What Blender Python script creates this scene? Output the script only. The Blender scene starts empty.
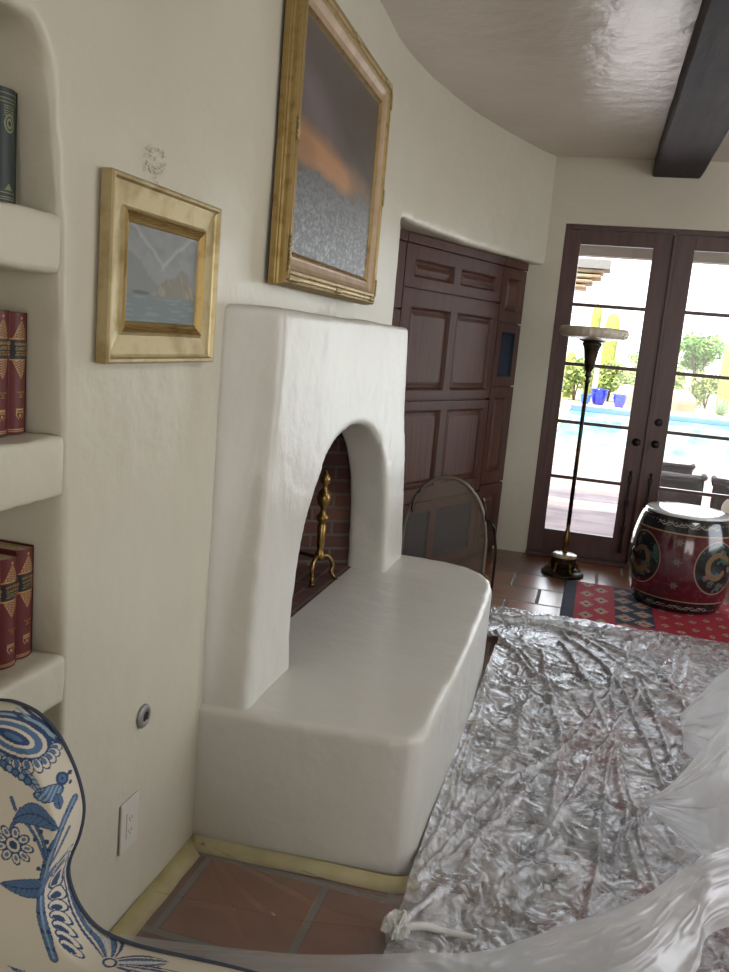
import bpy, bmesh, math, random
import numpy as np
from mathutils import Vector, Matrix
from math import sin, cos, pi, radians, hypot
S = bpy.context.scene
COL = S.collection
random.seed(7)

# ------------------------------------------------------------------ camera
def make_camera():
    f, p, r, yaw = 857.7, .175, -.088, .254
    cp, sp, cr, sr = cos(p), sin(p), cos(r), sin(r)
    ex = Vector((cos(yaw), -sin(yaw), 0)); ey = Vector((sin(yaw), cos(yaw), 0)); ez = Vector((0, 0, 1))
    def w(a, b, c):      # camera-yaw frame -> room frame
        return Vector((a*ex.x + b*ex.y, a*ey.x + b*ey.y, c))
    fw = w(0, cp, -sp); right = w(1, 0, 0); down = w(0, -sp, -cp)
    x = right*cr + down*sr; y = -right*sr + down*cr
    cam = bpy.data.cameras.new('camera'); o = bpy.data.objects.new('camera', cam); COL.objects.link(o)
    m = Matrix.Identity(4)
    for i in range(3):
        m[i][0] = x[i]; m[i][1] = -y[i]; m[i][2] = -fw[i]
    m[0][3], m[1][3], m[2][3] = 0, 0, 1.55
    o.matrix_world = m
    cam.sensor_fit = 'VERTICAL'; cam.sensor_height = 24; cam.lens = f/972*24
    cam.clip_start = .02; cam.clip_end = 300
    S.camera = o
make_camera()

# ------------------------------------------------------------------ world, sun, daylight, added fills, exposure
S.view_settings.view_transform = 'Standard'; S.view_settings.look = 'None'
S.view_settings.gamma = 1; S.view_settings.use_curve_mapping = False
S.view_settings.exposure = 0.0
wd = bpy.data.worlds.new('sky'); S.world = wd; wd.use_nodes = True
nt = wd.node_tree; bg = nt.nodes['Background']
tc = nt.nodes.new('ShaderNodeTexCoord'); sx = nt.nodes.new('ShaderNodeSeparateXYZ'); rp = nt.nodes.new('ShaderNodeValToRGB')
nt.links.new(tc.outputs['Generated'], sx.inputs[0]); nt.links.new(sx.outputs[2], rp.inputs[0]); nt.links.new(rp.outputs[0], bg.inputs[0])
rp.color_ramp.elements[0].color = (.95, .96, .97, 1); rp.color_ramp.elements[1].color = (.55, .72, 1, 1)
bg.inputs[1].default_value = 3.2
def sun(energy, rot, col):
    l = bpy.data.lights.new('sun', 'SUN'); l.energy = energy; l.angle = radians(1); l.color = col
    o = bpy.data.objects.new('sun', l); COL.objects.link(o); o.rotation_euler = rot
sun(11.0, (radians(24), 0, radians(-25)), (1, .95, .88))
def area(name, loc, target, sx_, sy_, power, col):
    l = bpy.data.lights.new(name, 'AREA'); l.shape = 'RECTANGLE'; l.size = sx_; l.size_y = sy_; l.energy = power; l.color = col
    o = bpy.data.objects.new(name, l); COL.objects.link(o); o.location = loc
    o.rotation_euler = (Vector(target)-Vector(loc)).to_track_quat('-Z', 'Y').to_euler()
    return o
area('daylight_right_window', (4.0, 4.0, 1.6), (-1, 3.7, .9), 2.6, 1.7, 34, (.93, .97, 1))
area('added_ceiling_fill', (1.45, 2.5, 2.89), (.9, 2.7, 0), 1.1, 1.3, 40, (.95, .97, 1))  # overhead fill added to brighten film and hearth; the ceiling has no opening here
area('added_rear_fill', (1.6, -2.3, 1.45), (0, 3, .5), 2.4, 1.6, 18, (1, .90, .68))  # unseen warm fill added behind the camera for the plaster facing it
area('daylight_garden_doors', (.38, 6.75, 1.25), (.38, 0, .9), 1.3, 2.0, 34, (.93, .97, 1))

# ------------------------------------------------------------------ helpers
def lin(c):
    return tuple(((v/12.92) if v <= .04045 else ((v+.055)/1.055)**2.4) for v in c)
def rgb(r, g, b): return lin((r/255, g/255, b/255))
def link(o, parent=None):
    COL.objects.link(o)
    if parent is not None: o.parent = parent
    return o
def mesh_obj(name, verts, faces, mat, parent=None, smooth=True):
    me = bpy.data.meshes.new(name); me.from_pydata([tuple(map(float, v)) for v in verts], [], faces); me.update()
    if smooth: me.polygons.foreach_set('use_smooth', [True]*len(me.polygons))
    if mat: me.materials.append(mat)
    return link(bpy.data.objects.new(name, me), parent)
def bm_obj(name, bm, mat, parent=None, smooth=False):
    me = bpy.data.meshes.new(name); bmesh.ops.recalc_face_normals(bm, faces=bm.faces[:]); bm.to_mesh(me); bm.free()
    if smooth: me.polygons.foreach_set('use_smooth', [True]*len(me.polygons))
    if mat: me.materials.append(mat)
    return link(bpy.data.objects.new(name, me), parent)
def thing(name, label, cat, loc=(0, 0, 0), rz=0, group=None):
    o = bpy.data.objects.new(name, None); o.empty_display_size = .05; COL.objects.link(o)
    o.location = loc; o.rotation_euler = (0, 0, rz); tag(o, label, cat, group); return o
def tag(o, label, cat, group=None, kind=None):
    o['label'] = label; o['category'] = cat
    if group: o['group'] = group
    if kind: o['kind'] = kind
    return o
def struct(o, label=None):
    o['kind'] = 'structure'
    if label: o['label'] = label
    return o
def add_box(bm, x0, x1, y0, y1, z0, z1, bev=0, seg=2, M=None):
    r = bmesh.ops.create_cube(bm, size=1)
    vs = r['verts']
    for v in vs:
        v.co = Vector((x0+(v.co.x+.5)*(x1-x0), y0+(v.co.y+.5)*(y1-y0), z0+(v.co.z+.5)*(z1-z0)))
    if bev:
        es = list({e for v in vs for e in v.link_edges})
        g = bmesh.ops.bevel(bm, geom=es, offset=bev, segments=seg, affect='EDGES', profile=.5, clamp_overlap=True)
        vs = list({v for f in g['faces'] for v in f.verts} | {v for v in vs if v.is_valid})
    if M is not None:
        bmesh.ops.transform(bm, matrix=M, verts=vs)
    return vs
def box(name, x0, x1, y0, y1, z0, z1, mat, parent=None, bev=0, seg=2):
    bm = bmesh.new(); add_box(bm, x0, x1, y0, y1, z0, z1, bev, seg)
    return bm_obj(name, bm, mat, parent)
def tube_data(path, rad, n=10, closed=False, V=None, F=None):
    V = [] if V is None else V; F = [] if F is None else F
    P = [Vector(p) for p in path]; m = len(P); base = len(V)
    rads = rad if hasattr(rad, '__len__') else [rad]*m
    up = None
    for i in range(m):
        if closed: t = (P[(i+1) % m]-P[i-1]).normalized()
        else: t = (P[min(i+1, m-1)]-P[max(i-1, 0)]).normalized()
        if up is None:
            up = Vector((0, 0, 1)) if abs(t.z) < .9 else Vector((1, 0, 0))
        a = (up - t*up.dot(t)).normalized(); b = t.cross(a); up = a
        for k in range(n):
            q = 2*pi*k/n; V.append(P[i]+(a*cos(q)+b*sin(q))*rads[i])
    for i in range(m if closed else m-1):
        for k in range(n):
            i2 = (i+1) % m
            F.append((base+i*n+k, base+i*n+(k+1) % n, base+i2*n+(k+1) % n, base+i2*n+k))
    if not closed:
        F.append(tuple(base+k for k in range(n))[::-1]); F.append(tuple(base+(m-1)*n+k for k in range(n)))
    return V, F
def tube(name, path, rad, mat, parent=None, n=10, closed=False):
    V, F = tube_data(path, rad, n, closed); return mesh_obj(name, V, F, mat, parent)
def lathe_data(prof, n=32, c=(0, 0, 0), V=None, F=None, mod=None):
    V = [] if V is None else V; F = [] if F is None else F; b = len(V)
    for (r, z) in prof:
        for k in range(n):
            a = 2*pi*k/n; rr = r*(mod(a, z) if mod else 1); V.append((c[0]+rr*cos(a), c[1]+rr*sin(a), c[2]+z))
    for i in range(len(prof)-1):
        for k in range(n):
            F.append((b+i*n+k, b+i*n+(k+1) % n, b+(i+1)*n+(k+1) % n, b+(i+1)*n+k))
    F.append(tuple(b+k for k in range(n))[::-1]); F.append(tuple(b+(len(prof)-1)*n+k for k in range(n)))
    return V, F
def lathe(name, prof, mat, parent=None, n=32, c=(0, 0, 0), mod=None):
    V, F = lathe_data(prof, n, c, mod=mod); return mesh_obj(name, V, F, mat, parent)
def smooth_curve(pts, n=8, closed=False):
    P = [Vector(p) for p in pts]; m = len(P); out = []
    for i in range(m if closed else m-1):
        if closed: a, b, c, d = P[i-1], P[i], P[(i+1) % m], P[(i+2) % m]
        else: a, b, c, d = P[max(i-1, 0)], P[i], P[i+1], P[min(i+2, m-1)]
        for k in range(n):
            t = k/n
            out.append(.5*((2*b)+(c-a)*t+(2*a-5*b+4*c-d)*t*t+(3*b-a-3*c+d)*t**3))
    if not closed: out.append(P[-1])
    return out
def prism_bm(poly, lo, hi, axis='z'):
    """poly: list of 2D points extruded along axis from lo to hi."""
    bm = bmesh.new()
    def mk(p, h):
        if axis == 'z': return (p[0], p[1], h)
        if axis == 'x': return (h, p[0], p[1])
        return (p[0], h, p[1])
    a = [bm.verts.new(mk(p, lo)) for p in poly]; b = [bm.verts.new(mk(p, hi)) for p in poly]
    n = len(poly)
    bm.faces.new(a); bm.faces.new(b[::-1])
    for i in range(n): bm.faces.new((a[i], b[i], b[(i+1) % n], a[(i+1) % n]))
    bmesh.ops.recalc_face_normals(bm, faces=bm.faces[:]); return bm
def adobe(name, base, cuts, voxel, smooth_it, mat, parent=None, lump=.004, lump_size=.35, fac=.5):
    """hand-formed plaster mass: boolean, voxel remesh, soften the edges, slight lumps"""
    tmp = bm_obj(name+'_t', base, None); extra = []
    for c in cuts:
        co = bm_obj('cut', c, None); extra.append(co)
        m = tmp.modifiers.new('b', 'BOOLEAN'); m.operation = 'DIFFERENCE'; m.solver = 'EXACT'; m.object = co
    m = tmp.modifiers.new('r', 'REMESH'); m.mode = 'VOXEL'; m.voxel_size = voxel
    if smooth_it:
        m = tmp.modifiers.new('s', 'SMOOTH'); m.factor = fac; m.iterations = smooth_it
    bpy.context.view_layer.update()
    dg = bpy.context.evaluated_depsgraph_get()
    me = bpy.data.meshes.new_from_object(tmp.evaluated_get(dg))
    for o in extra+[tmp]: bpy.data.objects.remove(o, do_unlink=True)
    me.name = name; me.materials.clear(); me.materials.append(mat)
    n = len(me.vertices); co = np.empty(n*3, 'f'); me.vertices.foreach_get('co', co); co = co.reshape(-1, 3)
    if lump:
        no = np.empty(n*3, 'f'); me.vertices.foreach_get('normal', no); no = no.reshape(-1, 3)
        h = (vn3(co/lump_size, 3)-.5)*2*lump + (vn3(co/(lump_size*.25), 9)-.5)*lump*.5
        co = co+no*h[:, None]; me.vertices.foreach_set('co', co.astype('f').ravel())
    me.polygons.foreach_set('use_smooth', [True]*len(me.polygons)); me.update()
    return link(bpy.data.objects.new(name, me), parent)
# --- noise
_rs = np.random.RandomState(5); TAB = _rs.rand(65536).astype('f')
def _h(ix, iy, iz=0, seed=0):
    return TAB[((ix*73856093) ^ (iy*19349663) ^ (iz*83492791) ^ (seed*2654435)) & 65535]
def vn2(x, y, seed=0):
    x = np.asarray(x, float); y = np.asarray(y, float)
    ix = np.floor(x).astype(np.int64); iy = np.floor(y).astype(np.int64); fx = x-ix; fy = y-iy
    fx = fx*fx*(3-2*fx); fy = fy*fy*(3-2*fy)
    a = _h(ix, iy, 0, seed); b = _h(ix+1, iy, 0, seed); c = _h(ix, iy+1, 0, seed); d = _h(ix+1, iy+1, 0, seed)
    return (a*(1-fx)+b*fx)*(1-fy)+(c*(1-fx)+d*fx)*fy
def vn3(P, seed=0):
    P = np.asarray(P, float); I = np.floor(P).astype(np.int64); f = P-I; f = f*f*(3-2*f)
    out = 0
    for dx in (0, 1):
        for dy in (0, 1):
            for dz in (0, 1):
                w = (f[:, 0] if dx else 1-f[:, 0])*(f[:, 1] if dy else 1-f[:, 1])*(f[:, 2] if dz else 1-f[:, 2])
                out = out+w*_h(I[:, 0]+dx, I[:, 1]+dy, I[:, 2]+dz, seed)
    return out
def fbm(x, y, seed=0, o=4):
    t = 0; a = .5; n = 0
    for k in range(o): t = t+a*vn2(x*2**k, y*2**k, seed+k); n += a; a *= .5
    return t/n
# --- paint: colours stored per vertex; surface patterns, plus a gloss reflection on the large canvas
def set_col(me, C):
    C = np.clip(np.asarray(C, float), 0, 1)
    A = np.ones((len(C), 4), 'f'); A[:, :3] = np.where(C <= .04045, C/12.92, ((C+.055)/1.055)**2.4)
    at = me.color_attributes.new('pattern', 'FLOAT_COLOR', 'POINT'); at.data.foreach_set('color', A.ravel())
def grid_obj(name, X, Y, Z, mat, parent=None, C=None, mask=None, closed_u=False, thick=0):
    nv, nu = X.shape
    idx = np.arange(nu*nv).reshape(nv, nu)
    if closed_u:
        i2 = np.roll(idx, -1, 1); q = np.stack([idx[:-1], i2[:-1], i2[1:], idx[1:]], -1).reshape(-1, 4)
    else:
        q = np.stack([idx[:-1, :-1], idx[:-1, 1:], idx[1:, 1:], idx[1:, :-1]], -1).reshape(-1, 4)
    co = np.stack([X, Y, Z], -1).reshape(-1, 3)
    if mask is not None:
        ok = mask.ravel(); q = q[ok[q].all(1)]
        used = np.zeros(len(co), bool); used[q.ravel()] = True; mp = np.cumsum(used)-1
        co = co[used]; q = mp[q]
        if C is not None: C = np.asarray(C).reshape(-1, 3)[used]
    me = bpy.data.meshes.new(name); me.vertices.add(len(co)); me.vertices.foreach_set('co', co.astype('f').ravel())
    me.loops.add(q.size); me.loops.foreach_set('vertex_index', q.astype('i').ravel())
    me.polygons.add(len(q)); me.polygons.foreach_set('loop_start', np.arange(0, q.size, 4, dtype='i'))
    me.polygons.foreach_set('loop_total', np.full(len(q), 4, 'i')); me.update(calc_edges=True); me.validate()
    me.polygons.foreach_set('use_smooth', [True]*len(me.polygons)); me.materials.append(mat)
    if C is not None: set_col(me, np.asarray(C).reshape(-1, 3))
    return link(bpy.data.objects.new(name, me), parent)
def mixc(C, m, col):
    m = np.clip(m, 0, 1)[..., None]; return C*(1-m)+np.array(col)/255*m
def ell(x, y, cx, cy, rx, ry, a=0):
    dx = x-cx; dy = y-cy; ca, sa = cos(a), sin(a); return np.hypot((dx*ca+dy*sa)/rx, (-dx*sa+dy*ca)/ry)
def seg_d(x, y, pts):
    d = np.full(np.shape(x), 1e9)
    for (ax, ay), (bx, by) in zip(pts[:-1], pts[1:]):
        vx, vy = bx-ax, by-ay; L = vx*vx+vy*vy+1e-12
        t = np.clip(((x-ax)*vx+(y-ay)*vy)/L, 0, 1); d = np.minimum(d, np.hypot(x-ax-t*vx, y-ay-t*vy))
    return d
def step(a, b, v): return np.clip((v-a)/(b-a), 0, 1)

# ------------------------------------------------------------------ materials
def mat(name, base=(.5, .5, .5), rough=.5, metal=0, spec=.5, noise=None, bump=None, attr=False, coat=0, coat_r=.1, map_scale=(1, 1, 1), sheen=0):
    """noise=(scale, detail, colour2, low, high)  bump=(scale, strength, distance)"""
    m = bpy.data.materials.new(name); m.use_nodes = True; n = m.node_tree; p = n.nodes['Principled BSDF']; L = n.links.new
    p.inputs['Base Color'].default_value = (*base, 1); p.inputs['Roughness'].default_value = rough
    p.inputs['Metallic'].default_value = metal; p.inputs['Specular IOR Level'].default_value = spec
    p.inputs['Coat Weight'].default_value = coat; p.inputs['Coat Roughness'].default_value = coat_r
    if sheen: p.inputs['Sheen Weight'].default_value = sheen
    t = n.nodes.new('ShaderNodeTexCoord'); mp = n.nodes.new('ShaderNodeMapping'); L(t.outputs['Object'], mp.inputs[0]); mp.inputs['Scale'].default_value = map_scale
    src = None
    if attr:
        a = n.nodes.new('ShaderNodeAttribute'); a.attribute_name = 'pattern'; src = a.outputs['Color']
    if noise:
        nz = n.nodes.new('ShaderNodeTexNoise'); nz.inputs['Scale'].default_value = noise[0]; nz.inputs['Detail'].default_value = noise[1]
        L(mp.outputs[0], nz.inputs['Vector'])
        mr = n.nodes.new('ShaderNodeMapRange'); L(nz.outputs[0], mr.inputs[0]); mr.inputs[1].default_value = noise[3]; mr.inputs[2].default_value = noise[4]
        mx = n.nodes.new('ShaderNodeMix'); mx.data_type = 'RGBA'; L(mr.outputs[0], mx.inputs[0])
        if src: L(src, mx.inputs[6])
        else: mx.inputs[6].default_value = (*base, 1)
        mx.inputs[7].default_value = (*noise[2], 1)
        if src: mr.inputs[4].default_value = .35
        src = mx.outputs[2]
    if src: L(src, p.inputs['Base Color'])
    if bump:
        nb = n.nodes.new('ShaderNodeTexNoise'); nb.inputs['Scale'].default_value = bump[0]; nb.inputs['Detail'].default_value = 5
        L(mp.outputs[0], nb.inputs['Vector'])
        b = n.nodes.new('ShaderNodeBump'); b.inputs['Strength'].default_value = bump[1]; b.inputs['Distance'].default_value = bump[2]
        L(nb.outputs[0], b.inputs['Height']); L(b.outputs[0], p.inputs['Normal'])
    return m
def plaster_mat(name, col, col2, rough=.38):
    m = mat(name, col, rough, spec=.45, noise=(1.6, 3, col2, .35, .75))
    n = m.node_tree; L = n.links.new; p = n.nodes['Principled BSDF']
    t = n.nodes.new('ShaderNodeTexCoord')
    a = n.nodes.new('ShaderNodeTexNoise'); a.inputs['Scale'].default_value = 9; a.inputs['Detail'].default_value = 3
    b = n.nodes.new('ShaderNodeTexNoise'); b.inputs['Scale'].default_value = 130; b.inputs['Detail'].default_value = 2
    L(t.outputs['Object'], a.inputs[0]); L(t.outputs['Object'], b.inputs[0])
    b1 = n.nodes.new('ShaderNodeBump'); b1.inputs['Strength'].default_value = .35; b1.inputs['Distance'].default_value = .02; L(a.outputs[0], b1.inputs['Height'])
    b2 = n.nodes.new('ShaderNodeBump'); b2.inputs['Strength'].default_value = .25; b2.inputs['Distance'].default_value = .002; L(b.outputs[0], b2.inputs['Height']); L(b1.outputs[0], b2.inputs['Normal'])
    L(b2.outputs[0], p.inputs['Normal']); return m
def wood_mat(name, c1, c2, rough=.35, scale=(14, 14, 1.2), bump=.15, coat=.08):
    m = mat(name, c1, rough, noise=(3, 6, c2, .3, .75), bump=(12, bump, .004), coat=coat, coat_r=.25, map_scale=scale)
    return m
M_wall = plaster_mat('wall_plaster', rgb(204, 199, 182), rgb(196, 190, 172))
M_fire = plaster_mat('fireplace_plaster', rgb(212, 210, 202), rgb(204, 201, 192), .34)
M_ceil = plaster_mat('ceiling_plaster', rgb(200, 190, 176), rgb(188, 178, 164), .3)
M_cab = wood_mat('cabinet_wood', rgb(84, 48, 37), rgb(54, 30, 24), .42, (10, 10, .8))
M_cabp = wood_mat('cabinet_panel_wood', rgb(90, 54, 41), rgb(58, 34, 27), .38, (12, 12, .7))
M_door = wood_mat('door_wood', rgb(88, 60, 56), rgb(66, 44, 42), .4, (8, 8, .8))
M_beam = wood_mat('beam_wood', rgb(62, 53, 53), rgb(24, 20, 22), .7, (6, .7, 6), .9, 0)
for m_ in (M_cab, M_cabp, M_beam): m_.node_tree.nodes['Principled BSDF'].inputs['Specular IOR Level'].default_value = .28
M_gold = mat('antique_gold_leaf', rgb(164, 140, 90), .42, .7, noise=(22, 5, rgb(120, 92, 48), .5, .8), bump=(60, .2, .001))
M_gold2 = mat('pale_gold_leaf', rgb(184, 168, 128), .42, .6, noise=(18, 5, rgb(140, 118, 70), .45, .8), bump=(50, .2, .001))
M_golddark = mat('dark_gold', rgb(110, 82, 40), .45, .6, noise=(30, 4, rgb(70, 48, 24), .4, .7))
M_linen = mat('beige_frame_cove', rgb(178, 152, 124), .45, .2, noise=(12, 4, rgb(150, 124, 98), .4, .8))
M_canvas = mat('oil_painting', rough=.42, attr=True, bump=(90, .5, .003), map_scale=(1, 1, 3), coat=.1, coat_r=.35)
M_canvas2 = mat('oil_painting_matt', rough=.5, attr=True, bump=(120, .25, .002))
M_brass = mat('aged_brass', rgb(150, 122, 70), .3, .9, noise=(30, 4, rgb(84, 64, 38), .4, .7))
M_bronze = mat('dark_bronze', rgb(72, 60, 46), .38, .8, noise=(20, 4, rgb(36, 30, 24), .4, .7))
M_pewter = mat('dull_pewter', rgb(112, 104, 94), .45, .6)
M_iron = mat('black_iron', rgb(38, 34, 32), .45, .6)
M_alab = mat('alabaster_glass', rgb(214, 204, 184), .35, noise=(8, 4, rgb(180, 168, 146), .4, .8))
M_onyx = mat('onyx', rgb(190, 180, 150), .25, noise=(20, 4, rgb(110, 104, 80), .4, .7))
M_pat = mat('painted_porcelain', rough=.16, attr=True, coat=.7, coat_r=.06)
M_white = mat('white_glaze', rgb(225, 228, 228), .12, coat=.6, coat_r=.05)
M_rug = mat('kilim_wool', rough=.9, attr=True, bump=(220, .5, .003))
M_fab = mat('printed_linen', rough=.85, attr=True, bump=(700, .3, .0008), sheen=.2)
M_cord = mat('fabric_piping', rgb(58, 66, 80), .8)
M_leg = wood_mat('chair_leg_wood', rgb(60, 36, 26), rgb(40, 24, 18))
M_book = mat('book_cloth', rough=.5, attr=True)
M_page = mat('book_pages', rgb(196, 178, 142), .8, noise=(200, 2, rgb(160, 142, 108), .4, .6), map_scale=(1, 1, 8))
M_gilt = mat('gilt_lettering', rgb(186, 152, 92), .4, .6)
M_tape = mat('masking_paper', rgb(196, 184, 136), .55, noise=(14, 3, rgb(176, 162, 112), .4, .8))
M_plate = mat('white_plastic', rgb(206, 202, 192), .4)
M_slot = mat('outlet_slots', rgb(90, 84, 76), .6)
M_chrome = mat('worn_chrome', rgb(150, 148, 144), .5, .6)
M_black = mat('black_hole', rgb(14, 14, 14), .6)
M_speaker = mat('blue_black_cloth', rgb(26, 38, 52), .9, bump=(600, .3, .001))
M_log = mat('charred_log', rgb(92, 84, 78), .9, noise=(14, 5, rgb(30, 27, 25), .4, .7), bump=(30, .8, .01))
M_cobalt = mat('cobalt_glaze', rgb(30, 50, 190), .15, coat=.5)
M_azure = mat('azure_glaze', rgb(40, 110, 215), .15, coat=.5)
M_patio = mat('flagstone_paving', rgb(190, 160, 150), .6, noise=(2.2, 6, rgb(140, 110, 102), .4, .62), map_scale=(.6, 1.6, 1))
M_cope = mat('pool_coping_stone', rgb(214, 180, 160), .8, noise=(3, 3, rgb(196, 160, 140), .4, .7))
M_ptile = mat('pool_tile', rgb(110, 130, 160), .3)
M_desert = mat('desert_ground', rgb(206, 190, 160), .95, noise=(.7, 5, rgb(150, 156, 100), .35, .7))
M_cactus = mat('saguaro_skin', rgb(176, 178, 92), .8, noise=(6, 3, rgb(140, 150, 80), .4, .7))
M_leaf = mat('shrub_leaves', rgb(140, 158, 84), .8, noise=(2, 3, rgb(176, 178, 110), .4, .7))
M_leaf2 = mat('tree_leaves', rgb(96, 138, 62), .8, noise=(2, 3, rgb(140, 165, 84), .4, .7))
M_agave = mat('agave_leaves', rgb(150, 172, 140), .7)
M_trunk = mat('bark', rgb(96, 78, 60), .9)
M_rock = mat('boulder', rgb(206, 178, 152), .9, noise=(1.5, 5, rgb(170, 140, 116), .35, .7), bump=(3, .8, .1))
M_wicker = mat('dark_wicker', rgb(78, 72, 70), .6, bump=(140, .8, .004))
M_cush = mat('cream_cushion', rgb(214, 208, 196), .9)
M_tileroof = mat('clay_roof_tile', rgb(196, 176, 146), .85, noise=(4, 4, rgb(150, 128, 100), .4, .7))
M_stucco = mat('grey_stucco', rgb(150, 146, 140), .9)
M_cotton = mat('bunched_white_film', rgb(212, 210, 206), .4)

def brick_like(name, c1, c2, mortar, w, h, ms, rough, uv=False, bumpd=.004, offset=.5, coat=0, loc=(0, 0, 0)):
    m = bpy.data.materials.new(name); m.use_nodes = True; n = m.node_tree; p = n.nodes['Principled BSDF']; L = n.links.new
    t = n.nodes.new('ShaderNodeTexCoord'); mp = n.nodes.new('ShaderNodeMapping'); mp.inputs['Location'].default_value = loc
    L(t.outputs['UV' if uv else 'Object'], mp.inputs[0])
    b = n.nodes.new('ShaderNodeTexBrick'); L(mp.outputs[0], b.inputs['Vector']); b.inputs['Scale'].default_value = 1
    b.inputs['Brick Width'].default_value = w; b.inputs['Row Height'].default_value = h; b.inputs['Mortar Size'].default_value = ms
    b.inputs['Mortar Smooth'].default_value = .3; b.offset = offset; b.inputs['Bias'].default_value = 0
    b.inputs['Color1'].default_value = (*c1, 1); b.inputs['Color2'].default_value = (*c2, 1); b.inputs['Mortar'].default_value = (*mortar, 1)
    nz = n.nodes.new('ShaderNodeTexNoise'); nz.inputs['Scale'].default_value = 5; nz.inputs['Detail'].default_value = 6; L(mp.outputs[0], nz.inputs['Vector'])
    mx = n.nodes.new('ShaderNodeMix'); mx.data_type = 'RGBA'; mx.blend_type = 'OVERLAY'; mx.inputs[0].default_value = .6
    L(b.outputs[0], mx.inputs[6]); L(nz.outputs[0], mx.inputs[7]); L(mx.outputs[2], p.inputs['Base Color'])
    mt = n.nodes.new('ShaderNodeMath'); mt.operation = 'MULTIPLY_ADD'; mt.inputs[1].default_value = -1; mt.inputs[2].default_value = 1; L(b.outputs['Fac'], mt.inputs[0])
    ad = n.nodes.new('ShaderNodeMath'); ad.operation = 'MULTIPLY_ADD'; ad.inputs[1].default_value = .6; L(nz.outputs[0], ad.inputs[0]); L(mt.outputs[0], ad.inputs[2])
    bu = n.nodes.new('ShaderNodeBump'); bu.inputs['Strength'].default_value = .6; bu.inputs['Distance'].default_value = bumpd
    L(ad.outputs[0], bu.inputs['Height']); L(bu.outputs[0], p.inputs['Normal'])
    p.inputs['Roughness'].default_value = rough
    if coat:
        cw = n.nodes.new('ShaderNodeMath'); cw.operation = 'MULTIPLY'; cw.inputs[1].default_value = coat; L(mt.outputs[0], cw.inputs[0]); L(cw.outputs[0], p.inputs['Coat Weight'])
        rw = n.nodes.new('ShaderNodeMapRange'); rw.inputs[3].default_value = .85; rw.inputs[4].default_value = rough; L(mt.outputs[0], rw.inputs[0]); L(rw.outputs[0], p.inputs['Roughness'])
    p.inputs['Coat Roughness'].default_value = .2
    return m
M_tile = brick_like('saltillo_tile', rgb(132, 82, 50), rgb(94, 56, 40), rgb(116, 108, 100), .36, .345, .013, .34, coat=.4, loc=(.02, .28, 0))
M_brick = brick_like('fire_brick', rgb(96, 60, 50), rgb(74, 46, 41), rgb(92, 82, 75), .2, .066, .008, .85, uv=True)

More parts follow.
